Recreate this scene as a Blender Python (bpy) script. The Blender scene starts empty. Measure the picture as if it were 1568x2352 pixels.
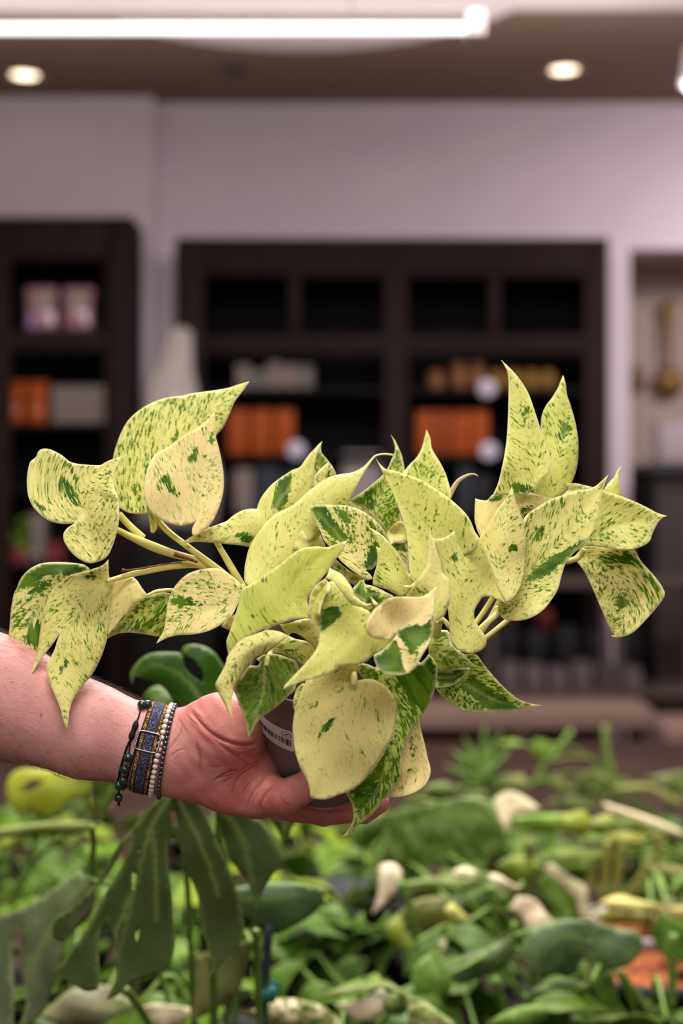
import bpy, bmesh, math, random
import numpy as np
from mathutils import Vector, Matrix
from mathutils.geometry import delaunay_2d_cdt
from mathutils.bvhtree import BVHTree

random.seed(7)
RNG = np.random.RandomState(11)
SC = bpy.context.scene
COL = SC.collection
F = 2352 * 50.0 / 36.0          # focal length in pixels
CZ = 1.45                       # camera height
PLANT = 0.90                    # distance of the held plant

def P(px, py, Y):
    """point at distance Y that sits on the line of sight of a photo position"""
    return Vector(((px - 784.0) / F * Y, Y, CZ - (py - 1176.0) / F * Y))

def srgb(r, g, b):
    f = lambda c: (c / 255 / 12.92) if c / 255 <= 0.04045 else ((c / 255 + 0.055) / 1.055) ** 2.4
    return (f(r), f(g), f(b), 1.0)

# ------------------------------------------------------------------ objects
def wloc(o):
    v = Vector((0, 0, 0))
    while o is not None:
        v = v + o.location; o = o.parent
    return v

def empty(name, loc, label=None, cat=None, group=None, kind=None):
    o = bpy.data.objects.new(name, None); COL.objects.link(o)
    o.location = loc; o.empty_display_size = 0.02
    return tag(o, label, cat, group, kind)

def tag(o, label=None, cat=None, group=None, kind=None):
    if label: o['label'] = label
    if cat: o['category'] = cat
    if group: o['group'] = group
    if kind: o['kind'] = kind
    return o

def mk(name, verts, faces, mat, parent=None, smooth=True, attrs=None, uv=None, origin=None, label=None):
    """links world-space geometry as ONE mesh object (child of parent if given)"""
    V = np.array([tuple(v) for v in verts], dtype=float).reshape(-1, 3)
    if parent is not None:
        off = np.array(wloc(parent))
    else:
        lo, hi = V.min(0), V.max(0)
        off = np.array(origin) if origin is not None else np.array([(lo[0] + hi[0]) / 2, (lo[1] + hi[1]) / 2, lo[2]])
    me = bpy.data.meshes.new(name)
    me.from_pydata((V - off).tolist(), [], [tuple(int(i) for i in f) for f in faces])
    me.update()
    if smooth:
        me.polygons.foreach_set('use_smooth', [True] * len(me.polygons))
    for k, a in (attrs or {}).items():
        a = np.asarray(a, dtype=np.float32)
        if a.ndim == 2:
            at = me.attributes.new(k, 'FLOAT_COLOR', 'POINT'); at.data.foreach_set('color', a.ravel())
        else:
            at = me.attributes.new(k, 'FLOAT', 'POINT'); at.data.foreach_set('value', a)
    if uv is not None:
        l = me.uv_layers.new(name='UVMap')
        idx = np.zeros(len(me.loops), dtype=np.int32); me.loops.foreach_get('vertex_index', idx)
        l.data.foreach_set('uv', np.asarray(uv, dtype=np.float32)[idx].ravel())
    if mat is not None: me.materials.append(mat)
    o = bpy.data.objects.new(name, me); COL.objects.link(o)
    if parent is not None: o.parent = parent
    else: o.location = off
    if label: o['label'] = label
    return o

def copy_obj(o, parent=None):
    c = o.copy(); COL.objects.link(c)
    if parent is not None: c.parent = parent
    return c

# ------------------------------------------------------------------ geometry helpers
def box(x0, x1, y0, y1, z0, z1):
    v = [(x, y, z) for x in (x0, x1) for y in (y0, y1) for z in (z0, z1)]
    f = [(0, 1, 3, 2), (4, 6, 7, 5), (0, 4, 5, 1), (2, 3, 7, 6), (0, 2, 6, 4), (1, 5, 7, 3)]
    return v, f

def rbox(x0, x1, y0, y1, z0, z1, b=0.003, seg=2):
    bm = bmesh.new(); v, f = box(x0, x1, y0, y1, z0, z1)
    vs = [bm.verts.new(p) for p in v]
    for q in f: bm.faces.new([vs[i] for i in q])
    bmesh.ops.recalc_face_normals(bm, faces=bm.faces[:])
    bmesh.ops.bevel(bm, geom=bm.edges[:], offset=min(b, 0.45 * min(x1 - x0, y1 - y0, z1 - z0)), segments=seg, affect='EDGES', profile=0.5)
    bm.verts.index_update()
    r = [tuple(v.co) for v in bm.verts], [tuple(v.index for v in q.verts) for q in bm.faces]
    bm.free(); return r

def join(*gs):
    V, Fc = [], []
    for v, f in gs:
        n = len(V); V += [tuple(p) for p in v]; Fc += [tuple(i + n for i in q) for q in f]
    return V, Fc

def crom(pts, n, closed=False):
    pts = [Vector(p) for p in pts]; out = []; N = len(pts)
    for i in range(N if closed else N - 1):
        p1, p2 = pts[i], pts[(i + 1) % N]
        p0 = pts[i - 1] if (closed or i > 0) else p1 * 2 - p2
        p3 = pts[(i + 2) % N] if (closed or i + 2 < N) else p2 * 2 - p1
        for k in range(n):
            t = k / n
            out.append(0.5 * ((2 * p1) + (p2 - p0) * t + (2 * p0 - 5 * p1 + 4 * p2 - p3) * t * t + (3 * p1 - p0 - 3 * p2 + p3) * t ** 3))
    if not closed: out.append(pts[-1])
    return out

def tube(pts, rad, sides=10, n=6, closed=False, squash=1.0):
    """tube along world points; rad = number or list per control point"""
    if not isinstance(rad, (list, tuple)): rad = [rad] * len(pts)
    c = crom(pts, n, closed)
    rr = [x[0] for x in crom([Vector((r, 0, 0)) for r in rad], n, closed)]
    V, Fc = [], []; N = len(c); up = Vector((0.13, 0.31, 0.94))
    prev = None
    for i in range(N):
        t = (c[(i + 1) % N] - c[i - 1]) if closed else (c[min(i + 1, N - 1)] - c[max(i - 1, 0)])
        t.normalize()
        a = (prev - t * prev.dot(t)) if prev is not None else t.cross(up)
        if a.length < 1e-6: a = t.orthogonal()
        a.normalize(); b = t.cross(a); prev = a
        for k in range(sides):
            w = 2 * math.pi * k / sides
            V.append(c[i] + (a * math.cos(w) + b * math.sin(w) * squash) * max(rr[i], 1e-5))
    for i in range(N if closed else N - 1):
        j = (i + 1) % N
        for k in range(sides):
            q = (k + 1) % sides
            Fc.append((i * sides + k, i * sides + q, j * sides + q, j * sides + k))
    if not closed:
        Fc.append(tuple(range(sides - 1, -1, -1))); Fc.append(tuple((N - 1) * sides + k for k in range(sides)))
    return V, Fc

def lathe(prof, center=(0, 0, 0), sides=48, M=None):
    """profile [(r, h)] about +Z (or about the frame M)"""
    V, Fc = [], []; c = Vector(center)
    for r, h in prof:
        for k in range(sides):
            w = 2 * math.pi * k / sides
            p = Vector((r * math.cos(w), r * math.sin(w), h))
            V.append(c + (M @ p if M is not None else p))
    for i in range(len(prof) - 1):
        for k in range(sides):
            q = (k + 1) % sides
            Fc.append((i * sides + k, i * sides + q, (i + 1) * sides + q, (i + 1) * sides + k))
    if prof[0][0] > 1e-6: Fc.append(tuple(range(sides - 1, -1, -1)))
    if prof[-1][0] > 1e-6: Fc.append(tuple((len(prof) - 1) * sides + k for k in range(sides)))
    return V, Fc

def sphere(r, seg=16, ring=10, sz=1.0):
    prof = [(max(1e-5, r * math.sin(math.pi * i / ring)), -r * sz * math.cos(math.pi * i / ring)) for i in range(ring + 1)]
    return lathe(prof, sides=seg)

# ------------------------------------------------------------------ materials
def new_mat(name):
    m = bpy.data.materials.new(name); m.use_nodes = True
    nt = m.node_tree; nt.nodes.clear()
    out = nt.nodes.new('ShaderNodeOutputMaterial'); b = nt.nodes.new('ShaderNodeBsdfPrincipled')
    nt.links.new(b.outputs[0], out.inputs[0])
    return m, nt, b, out

class G:
    """tiny node-graph helper"""
    def __init__(s, nt): s.nt = nt
    def set(s, inp, v):
        if hasattr(v, 'is_linked') or isinstance(v, bpy.types.NodeSocket): s.nt.links.new(v, inp)
        else: inp.default_value = v
    def m(s, op, a, b=0.0, c=0.0, clamp=False):
        n = s.nt.nodes.new('ShaderNodeMath'); n.operation = op; n.use_clamp = clamp
        s.set(n.inputs[0], a); s.set(n.inputs[1], b); s.set(n.inputs[2], c); return n.outputs[0]
    def mix(s, f, a, b):
        n = s.nt.nodes.new('ShaderNodeMix'); n.data_type = 'RGBA'
        s.set(n.inputs[0], f); s.set(n.inputs[6], a); s.set(n.inputs[7], b); return n.outputs[2]
    def step(s, x, lo, hi):
        n = s.nt.nodes.new('ShaderNodeMapRange'); n.interpolation_type = 'SMOOTHSTEP'
        s.set(n.inputs[0], x); s.set(n.inputs[1], lo); s.set(n.inputs[2], hi); n.inputs[3].default_value = 0; n.inputs[4].default_value = 1
        return n.outputs[0]
    def noise(s, vec, scale, detail=2.0, rough=0.5):
        n = s.nt.nodes.new('ShaderNodeTexNoise'); n.inputs['Scale'].default_value = scale
        n.inputs['Detail'].default_value = detail; n.inputs['Roughness'].default_value = rough
        if vec is not None: s.nt.links.new(vec, n.inputs['Vector'])
        return n.outputs['Fac']
    def attr(s, name, out='Fac'):
        n = s.nt.nodes.new('ShaderNodeAttribute'); n.attribute_name = name; return n.outputs[out]
    def xyz(s, x, y, z):
        n = s.nt.nodes.new('ShaderNodeCombineXYZ'); s.set(n.inputs[0], x); s.set(n.inputs[1], y); s.set(n.inputs[2], z); return n.outputs[0]
    def sep(s, v):
        n = s.nt.nodes.new('ShaderNodeSeparateXYZ'); s.nt.links.new(v, n.inputs[0]); return n.outputs
    def coord(s, o='Object'):
        return s.nt.nodes.new('ShaderNodeTexCoord').outputs[o]
    def bump(s, h, dist, strength=1.0):
        n = s.nt.nodes.new('ShaderNodeBump'); n.inputs['Strength'].default_value = strength; n.inputs['Distance'].default_value = dist
        s.nt.links.new(h, n.inputs['Height']); return n.outputs[0]

def plain(name, col, rough=0.6, metal=0.0, var=0.06, scale=30.0, bump=0.0, spec=0.22, emit=None, es=0.0, alpha=None, trans=0.0):
    m, nt, b, out = new_mat(name); g = G(nt)
    n = g.noise(g.coord(), scale, 4)
    c = tuple(min(1, x * (1 + var)) for x in col[:3]) + (1,); d = tuple(x * (1 - var) for x in col[:3]) + (1,)
    nt.links.new(g.mix(g.step(n, 0.3, 0.7), d, c), b.inputs['Base Color'])
    b.inputs['Roughness'].default_value = rough; b.inputs['Metallic'].default_value = metal
    b.inputs['Specular IOR Level'].default_value = spec
    b.inputs['Transmission Weight'].default_value = trans
    if bump: nt.links.new(g.bump(n, bump), b.inputs['Normal'])
    if emit: b.inputs['Emission Color'].default_value = emit; b.inputs['Emission Strength'].default_value = es
    return m

def leafy(name, mode):
    """variegated leaf: streaks follow the leaf's own vein coordinates (UVMap)"""
    m, nt, b, out = new_mat(name); g = G(nt)
    u, v, _ = g.sep(g.coord('UV'))
    gr, pa, to, ed, sd = (g.attr(k) for k in ('green', 'patch', 'tone', 'edge', 'seed')); rib = g.attr('rib')
    v1 = g.xyz(g.m('MULTIPLY', u, 280.0), g.m('MULTIPLY', v, 740.0), sd)
    v2 = g.xyz(g.m('MULTIPLY', u, 60.0), g.m('MULTIPLY', v, 190.0), g.m('ADD', sd, 31.7))
    v3 = g.xyz(g.m('MULTIPLY', u, 420.0), g.m('MULTIPLY', v, 1100.0), g.m('ADD', sd, 77.1))
    n1, n2, n3 = g.noise(v1, 1.0, 3, 0.6), g.noise(v2, 1.0, 2, 0.5), g.noise(v3, 1.0, 2, 0.6)
    if mode == 'pothos':
        mixn = g.m('ADD', n1, g.m('ADD', g.m('MULTIPLY', g.m('SUBTRACT', n2, 0.5), 0.45), g.m('MULTIPLY', g.m('SUBTRACT', n3, 0.5), 0.25)))
        thr = g.m('SUBTRACT', 0.725, g.m('ADD', g.m('MULTIPLY', gr, 0.36), g.m('MULTIPLY', pa, 0.45)))
        soft = g.step(mixn, g.m('SUBTRACT', thr, 0.15), g.m('ADD', thr, 0.0))
    else:
        mixn = g.m('ADD', g.m('ADD', g.m('MULTIPLY', n1, 0.42), g.m('MULTIPLY', n2, 0.43)), g.m('MULTIPLY', n3, 0.15))
        thr = g.m('SUBTRACT', 0.675, g.m('ADD', g.m('MULTIPLY', gr, 0.30), g.m('MULTIPLY', pa, 0.40)))
        soft = g.step(mixn, g.m('SUBTRACT', thr, 0.085), g.m('ADD', thr, 0.01))
    mask = g.step(mixn, thr, g.m('ADD', thr, 0.03))
    fleck = g.m('MULTIPLY', g.step(n3, 0.60, 0.68), 0.35)
    if mode == 'pothos':
        cream = g.mix(g.m('MINIMUM', to, 1.0), (*srgb(240, 219, 156)[:3], 1), (*srgb(204, 212, 98)[:3], 1))
        cream = g.mix(g.m('SUBTRACT', to, 1.0, 0, True), cream, srgb(120, 134, 62))
        pale = g.mix(g.m('SUBTRACT', to, 1.0, 0, True), srgb(164, 186, 84), srgb(92, 116, 40))
        dark = g.mix(g.step(n2, 0.35, 0.65), srgb(50, 88, 2), srgb(92, 124, 14))
        base = g.mix(g.m('MULTIPLY', soft, 0.72), cream, pale)
        base = g.mix(g.m('MULTIPLY', fleck, g.m('ADD', 0.4, g.m('MULTIPLY', gr, 2.0), 0, True)), base, srgb(110, 140, 40))
        base = g.mix(mask, base, dark)
        base = g.mix(g.m('MULTIPLY', ed, 0.75), base, srgb(240, 232, 170))
        base = g.mix(g.m('MULTIPLY', rib, 0.40), base, srgb(214, 210, 126))
        rough, tr, bd = 0.42, 0.30, 0.0007
    else:
        pig = g.attr('pig', 'Color')
        cream = srgb(236, 212, 178)
        n4 = g.noise(g.xyz(g.m('MULTIPLY', u, 26.0), g.m('MULTIPLY', v, 60.0), sd), 1.0, 2)
        mott = g.mix(g.m('MULTIPLY', g.step(n4, 0.45, 0.60), g.m('MULTIPLY', to, 0.8)), pig, g.mix(0.5, pig, srgb(150, 178, 100)))
        base = g.mix(mask, cream, mott)
        base = g.mix(g.m('MULTIPLY', ed, 0.25), base, srgb(170, 185, 110))
        base = g.mix(g.m('MULTIPLY', rib, 0.5), base, srgb(136, 156, 84))
        rough, tr, bd = 0.38, 0.22, 0.0010
    nt.links.new(base, b.inputs['Base Color'])
    b.inputs['Roughness'].default_value = rough; b.inputs['Specular IOR Level'].default_value = 0.16
    hb = g.m('ADD', g.m('MULTIPLY', n2, 0.7), g.m('MULTIPLY', n1, 0.3))
    nt.links.new(g.bump(hb, bd, 0.6), b.inputs['Normal'])
    t = nt.nodes.new('ShaderNodeBsdfTranslucent'); nt.links.new(base, t.inputs[0])
    mx = nt.nodes.new('ShaderNodeMixShader'); mx.inputs[0].default_value = tr
    nt.links.new(b.outputs[0], mx.inputs[1]); nt.links.new(t.outputs[0], mx.inputs[2]); nt.links.new(mx.outputs[0], out.inputs[0])
    return m

POTHOS = leafy('variegated_pothos_leaf', 'pothos')
FOLI = leafy('table_foliage_leaf', 'foliage')
STEM = plain('pale_petiole', srgb(222, 212, 120), 0.45, var=0.10, scale=60)
STEMG = plain('green_petiole', srgb(112, 138, 62), 0.5, var=0.15, scale=40)

# ------------------------------------------------------------------ leaves from outlines
CROP = {'A': (0, 780, 2.0), 'B': (500, 960, 3.136), 'C': (850, 800, 2.1838), 'D': (480, 1350, 1.96), 'E': (0, 1250, 2.8),
        'G': (240, 1560, 2.3758), 'H': (470, 1480, 5.2267), 'I': (680, 1150, 5.2267), 'J': (500, 1300, 5.2267),
        'K': (800, 1300, 5.2267), 'M': (950, 1100, 5.2267), 'N': (640, 1500, 4.126), 'F': (0, 1700, 2.0103), 'R': (700, 1650, 1.8065), 'X': (0, 0, 1.0)}

def pts(s, crop):
    """'x,y x,y ...' in a crop's own scale -> photo positions; a token 'Q:' switches crop"""
    out = []
    for t in s.split():
        if t.endswith(':'): crop = t[:-1]; continue
        x, y = t.split(','); ox, oy, k = CROP[crop]
        out.append((ox + float(x) / k, oy + float(y) / k))
    return np.array(out)

def smooth_outline(p, step=5.0):
    N = len(p); out = []
    T = np.zeros_like(p)
    for i in range(N):
        a, b = p[i] - p[i - 1], p[(i + 1) % N] - p[i]
        ang = abs(math.atan2(a[0] * b[1] - a[1] * b[0], a @ b))
        T[i] = 0 if ang > 1.15 else (p[(i + 1) % N] - p[i - 1]) / 2
    for i in range(N):
        p0, p1 = p[i], p[(i + 1) % N]; L = np.linalg.norm(p1 - p0)
        la, lb = np.linalg.norm(T[i]), np.linalg.norm(T[(i + 1) % N])
        t0 = T[i] * min(1, L / (la + 1e-9)); t1 = T[(i + 1) % N] * min(1, L / (lb + 1e-9))
        n = max(1, int(round(L / step)))
        for k in range(n):
            t = k / n
            out.append((2 * t**3 - 3 * t**2 + 1) * p0 + (t**3 - 2 * t**2 + t) * t0 + (-2 * t**3 + 3 * t**2) * p1 + (t**3 - t**2) * t1)
    return np.array(out)

def inside(q, poly):
    x, y = q[:, 0][:, None], q[:, 1][:, None]
    a, b = poly, np.roll(poly, -1, 0)
    c = ((a[:, 1] > y) != (b[:, 1] > y)) & (x < (b[:, 0] - a[:, 0]) * (y - a[:, 1]) / (b[:, 1] - a[:, 1] + 1e-12) + a[:, 0])
    return c.sum(1) % 2 == 1

def seg_dist(q, line, closed=False):
    """distance, arclength and side of points to a polyline"""
    a = line if closed else line[:-1]; b = np.roll(line, -1, 0) if closed else line[1:]
    ab = b - a; L = np.linalg.norm(ab, axis=1) + 1e-9; S = np.concatenate([[0], np.cumsum(L)[:-1]])
    d = q[:, None, :] - a[None]
    t = np.clip((d * ab[None]).sum(2) / (L**2)[None], 0, 1)
    r = d - t[..., None] * ab[None]; D = np.linalg.norm(r, axis=2); j = D.argmin(1); i = np.arange(len(q))
    side = np.sign(ab[j, 0] * d[i, j, 1] - ab[j, 1] * d[i, j, 0])
    return D[i, j], S[j] + t[i, j] * L[j], side, L.sum()

def piece(out, mid, D, d, tilt, cup, bend, wav, spacing, patches, holes, seed, fold=0.0, veins=()):
    """one leaf surface: outline and midrib in photo positions, its own depth relief (mm) about distance D"""
    mm = D / F * 1000.0
    o = smooth_outline(out, spacing * 0.6)
    lo, hi = o.min(0), o.max(0)
    xs, ys = np.arange(lo[0], hi[0], spacing), np.arange(lo[1], hi[1], spacing * 0.866)
    g = np.array([(x + (spacing / 2 if j % 2 else 0), y) for j, y in enumerate(ys) for x in xs]).reshape(-1, 2)
    if len(g):
        g = g[inside(g, o)]
    if len(g):
        g = g[seg_dist(g, o, True)[0] > spacing * 0.45]
    # relief creases stay sharp: points on the midrib
    ms = np.array([tuple(v)[:2] for v in crom([(*p, 0) for p in mid], 6)])
    lines = []
    for ln in [ms] + [np.array([tuple(v)[:2] for v in crom([(*p, 0) for p in vv_], 5)]) for vv_ in veins]:
        L_ = np.concatenate([[0], np.cumsum(np.linalg.norm(np.diff(ln, axis=0), axis=1))])
        k_ = max(2, int(L_[-1] / (spacing * .6)))
        lp = np.stack([np.interp(np.linspace(0, L_[-1], k_), L_, ln[:, i]) for i in (0, 1)], 1)
        lp = lp[inside(lp, o)]
        if len(lp): lp = lp[seg_dist(lp, o, True)[0] > spacing * .3]
        if len(lp):
            lines.append(lp)
            if len(g): g = g[seg_dist(g, ln)[0] > spacing * .4]
    allp = [o] + ([g] if len(g) else []) + lines
    hl = [smooth_outline(h, spacing * 0.6) for h in holes]
    for h in hl: allp.append(h)
    vv = np.concatenate(allp); n = len(o)
    faces_in = [list(range(n))]; edges = []
    k = len(vv) - sum(len(h) for h in hl)
    for h in hl:
        edges += [(k + i, k + (i + 1) % len(h)) for i in range(len(h))]; k += len(h)
    r = delaunay_2d_cdt([Vector(p) for p in vv], edges, faces_in, 1, 1e-4)
    q = np.array([tuple(v) for v in r[0]]); f = [tuple(t) for t in r[2]]
    if hl:
        c = np.array([q[list(t)].mean(0) for t in f]); keep = np.ones(len(f), bool)
        for h in hl: keep &= ~inside(c, h)
        f = [t for t, kk in zip(f, keep) if kk]
    e0 = ms[0] - ms[min(3, len(ms) - 1)]; e1 = ms[-1] - ms[-min(4, len(ms))]
    ext = np.concatenate([[ms[0] + e0 / (np.linalg.norm(e0) + 1e-9) * 300], ms, [ms[-1] + e1 / (np.linalg.norm(e1) + 1e-9) * 300]])
    nd, s, side, S = seg_dist(q, ext)
    s = s - 300; S = S - 600
    ed = seg_dist(q, o, True)[0]
    nm = max(np.percentile(nd, 97), 1.0); c0 = o.mean(0)
    rel = d + tilt[0] * (q[:, 0] - c0[0]) / 100 + tilt[1] * (q[:, 1] - c0[1]) / 100
    rel = rel + cup * (nd / nm) ** 1.5 + bend * np.clip(s / S, 0, 1.2) ** 2 + fold * np.where(side > 0, nd / nm, 0)
    ph = seed * 1.7
    env = np.clip(nd / nm, 0, 1)
    rel = rel + wav * env * np.sin(s / S * 9.0 + ph + side) + 0.35 * wav * np.sin(q[:, 0] / 23.0 + ph) * np.cos(q[:, 1] / 29.0 - ph)
    # shallow channels: midrib and side veins
    rel = rel + 0.7 * np.exp(-(nd * mm / 2.2) ** 2)
    Y = D + rel / 1000.0
    V = [P(a, b, y) for (a, b), y in zip(q, Y)]
    sm, nn = s * mm / 1000, nd * mm / 1000
    uv = np.stack([nn * .60 + sm * .85 + nn * side * .45, sm * .50 - nn * .84 + nn * side * .22], 1)
    pa = np.zeros(len(q))
    for pp, val in patches:
        sd = seg_dist(q, pp, True)[0] * np.where(inside(q, pp), 1, -1)
        pa = np.maximum(pa, val * np.clip(0.5 + sd / 10.0, 0, 1))
    rib = np.exp(-(nd * mm / (0.38 if D < 1 else 0.3)) ** 2) * np.clip(1.15 - s / S, 0.2, 1)
    for vv_ in veins: rib = np.maximum(rib, .8 * np.exp(-(seg_dist(q, np.array([tuple(v)[:2] for v in crom([(*p, 0) for p in vv_], 5)]))[0] * mm / (0.28 * D / PLANT)) ** 2))
    return V, f, uv, pa, np.exp(-(ed * mm / 0.55) ** 2), rib

def leaf(parent, crop, out, mid, d=0.0, D=PLANT, tilt=(0, -7), cup=6.0, bend=0.0, wav=2.0, green=0.2, tone=0.4, patches=(), holes=(),
         more=(), spacing=8.0, mat=None, pig=None, name='leaf', label=None, fold=0.0, thick=0.0004, veins=()):
    seed = leaf.n; leaf.n += 1
    V, Fc, UV, PA, ED, GR, TO, RI = [], [], [], [], [], [], [], []
    specs = [dict(out=out, mid=mid, d=d, tilt=tilt, cup=cup, bend=bend, green=green, tone=tone, crop=crop, fold=fold)] + list(more)
    for sp in specs:
        cr = sp.get('crop', crop)
        v, f, uv, pa, ed, rib = piece(pts(sp['out'], cr), pts(sp['mid'], cr), D, sp.get('d', d), sp.get('tilt', tilt), sp.get('cup', cup), sp.get('bend', 0.0),
                                 wav, spacing, [(pts(a, cr), b) for a, b in patches], [pts(h, cr) for h in holes], seed, sp.get('fold', 0.0), [pts(h, cr) for h in veins])
        n = len(V); V += v; Fc += [tuple(i + n for i in t) for t in f]; UV += list(uv); PA += list(pa); ED += list(ed); RI += list(rib)
        GR += [sp.get('green', green)] * len(v); TO += [sp.get('tone', tone)] * len(v)
    at = dict(green=GR, patch=PA, tone=TO, edge=ED, rib=RI, seed=[seed * 3.37] * len(V))
    if pig is not None: at['pig'] = np.array([srgb(*pig)] * len(V))
    o = mk(name, V, Fc, mat or POTHOS, parent, attrs=at, uv=UV)
    md = o.modifiers.new('Solidify', 'SOLIDIFY'); md.thickness = thick; md.offset = 0.0
    if label: o['label'] = label
    return o
leaf.n = 1

def stem(parent, crop, path, r, ds, D=PLANT, mat=None, name='stem', squash=1.0, label=None):
    """petiole along photo positions with depth offsets ds (mm) and radii r (photo pixels)"""
    p = pts(path, crop); n = len(p)
    if not isinstance(ds, (list, tuple)): ds = [ds] * n
    if not isinstance(r, (list, tuple)): r = [r] * n
    Ys = [D + x / 1000 for x in ds]
    g = tube([P(a, b, y) for (a, b), y in zip(p, Ys)], [k * y / F for k, y in zip(r, Ys)], 12, 7, squash=squash)
    o = mk(name, *g, mat or STEM, parent)
    if label: o['label'] = label
    return o
# ================================================================== the held pothos
POT_B = P(748, 1783, 0.945)
PU = Vector((-0.06, -0.60, 0.80)).normalized()
PR = (Vector((1, 0, 0)) - PU * PU.x).normalized()
PB = PU.cross(PR)                                  # towards the back
PM = Matrix((PR, PB, PU)).transposed()
plant = empty('potted_pothos', POT_B, 'cream and green marbled pothos in a grey nursery pot held in the hand', 'potted plant')

PROF = [(0.0, 0.0), (24.0, 0.0), (27.5, 0.8), (30.5, 4), (33.0, 10), (35.4, 22), (37.9, 38), (39.6, 56), (40.3, 78), (40.6, 104), (41.5, 104.5), (41.5, 108), (40.4, 108.5), (39.6, 108), (39.2, 98), (38.2, 60)]
def pot_r(h):
    for (r0, h0), (r1, h1) in zip(PROF[1:10], PROF[2:11]):
        if h0 <= h <= h1: return r0 + (r1 - r0) * (h - h0) / (h1 - h0 + 1e-9)
    return 41.0
potm = plain('grey_pot_plastic', srgb(112, 104, 104), 0.42, var=0.05, scale=40, spec=0.5)
mk('pot', *lathe([(r / 1000, h / 1000) for r, h in PROF], POT_B, 96, PM), potm, plant)
soilm = plain('dark_potting_soil', srgb(38, 30, 26), 0.95, var=0.5, scale=400, bump=0.002)
mk('soil', *lathe([(0.0, 0.097), (0.02, 0.098), (0.0392, 0.096)], POT_B, 40, PM), soilm, plant)
saum = plain('clear_plastic_saucer', srgb(222, 208, 200), 0.18, var=0.1, scale=120, spec=0.7, trans=0.15)
mk('saucer', *lathe([(0.0, -0.0016), (0.020, -0.0016), (0.0235, -0.0005), (0.0300, 0.003), (0.0310, 0.003), (0.0255, -0.0016), (0.020, -0.0028), (0, -0.0028)], POT_B, 64, PM), saum, plant)

def on_pot(th, h, off=0.0):
    r = pot_r(h) + off
    return POT_B + PM @ Vector((r * math.sin(th), -r * math.cos(th), h)) / 1000.0

# paper label wrapped round the pot, its bars, digits and little pictogram
labm = plain('label_paper', srgb(232, 222, 224), 0.55, var=0.01)
inkm = plain('label_ink', srgb(28, 24, 26), 0.6, var=0.02)
TH0, TH1, H0, H1 = math.radians(-96), math.radians(-21), 63.0, 81.5
def lab(u, v, off=0.12):
    return on_pot(TH0 + (TH1 - TH0) * u, H0 + (H1 - H0) * v, off)
LW = (TH1 - TH0) * 39.0                     # label length in mm
nu, nv = 40, 8
V = []; Fc = []
cr = 2.0
for i in range(nu + 1):
    for j in range(nv + 1):
        u, v = i / nu, j / nv
        x, y = u * LW, v * (H1 - H0)
        dx = max(0, x - (LW - cr)); hh = (H1 - H0)
        lim = cr - math.sqrt(max(0, cr * cr - dx * dx))
        y = lim + (hh - 2 * lim) * v
        V.append(lab(u, y / hh, 0.15))
for i in range(nu):
    for j in range(nv):
        a = i * (nv + 1) + j
        Fc.append((a, a + nv + 1, a + nv + 2, a + 1))
paper = mk('label', V, Fc, labm, plant, label='white barcode label on the pot')
V = []; Fc = []
rb = random.Random(5)
x = 6.0
def ink_quad(u0, u1, v0, v1, n=4):
    b = len(V)
    for i in range(n + 1):
        u = u0 + (u1 - u0) * i / n
        V.append(lab(u, v0, 0.30)); V.append(lab(u, v1, 0.30))
    for i in range(n): Fc.append((b + 2 * i, b + 2 * i + 2, b + 2 * i + 3, b + 2 * i + 1))
while x < LW - 2.2:
    w = rb.choice([0.28, 0.28, 0.55, 0.85])
    ink_quad(x / LW, (x + w) / LW, 0.30 if x < LW - 6 else 0.24, 0.56, 1)
    x += w + rb.choice([0.28, 0.35, 0.55, 0.8])
mk('barcode', V, Fc, inkm, paper, smooth=False)
cu = bpy.data.curves.new('digits', 'FONT'); cu.body = '2793298270'; cu.size = 2.4; cu.space_character = 1.1
to = bpy.data.objects.new('digits_tmp', cu); COL.objects.link(to)
bpy.context.view_layer.update()
tm = to.to_mesh()
V = [lab((12.0 + v.co.x) / LW, 0.13 + v.co.y / (H1 - H0), 0.30) for v in tm.vertices]
Fc = [tuple(p.vertices) for p in tm.polygons]
to.to_mesh_clear(); bpy.data.objects.remove(to)
mk('digits', V, Fc, inkm, paper, smooth=False)
V = []; Fc = []
def ink_line(pp, w=0.16):
    for (x0, y0), (x1, y1) in zip(pp, pp[1:]):
        d = math.hypot(x1 - x0, y1 - y0) + 1e-9; nx, ny = -(y1 - y0) / d * w, (x1 - x0) / d * w
        b = len(V)
        for X, Y in ((x0 + nx, y0 + ny), (x1 + nx, y1 + ny), (x1 - nx, y1 - ny), (x0 - nx, y0 - ny)):
            V.append(lab(X / LW, Y / (H1 - H0), 0.30))
        Fc.append((b, b + 1, b + 2, b + 3))
cx, cy, rr = LW - 4.6, 14.2, 2.6
arc = lambda a0, a1, n=10: [(cx + rr * math.cos(a0 + (a1 - a0) * i / n) * 1.2, cy + rr * math.sin(a0 + (a1 - a0) * i / n)) for i in range(n + 1)]
for k in range(4): ink_line(arc(0.9 + k * 0.3, 1.05 + k * 0.3, 2)); ink_line(arc(4.0 + k * 0.3, 4.15 + k * 0.3, 2))
ink_line(arc(2.2, 3.9) + [(cx - 0.8, cy - 0.9), (cx - 0.3, cy - 0.2), (cx - 0.6, cy + 0.1)]); ink_line(arc(-0.9, 0.7) + [(cx + 0.7, cy + 0.8), (cx + 0.2, cy + 0.3), (cx + 0.5, cy - 0.2)])
ink_line([(cx - 0.9, cy - 0.3), (cx, cy + 0.3), (cx + 0.6, cy - 0.3), (cx + 1.0, cy + 0.2)], 0.22)
mk('pictogram', V, Fc, inkm, paper, smooth=False)

L = lambda *a, **k: leaf(plant, *a, **k)
S = lambda *a, **k: stem(plant, *a, **k)
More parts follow.
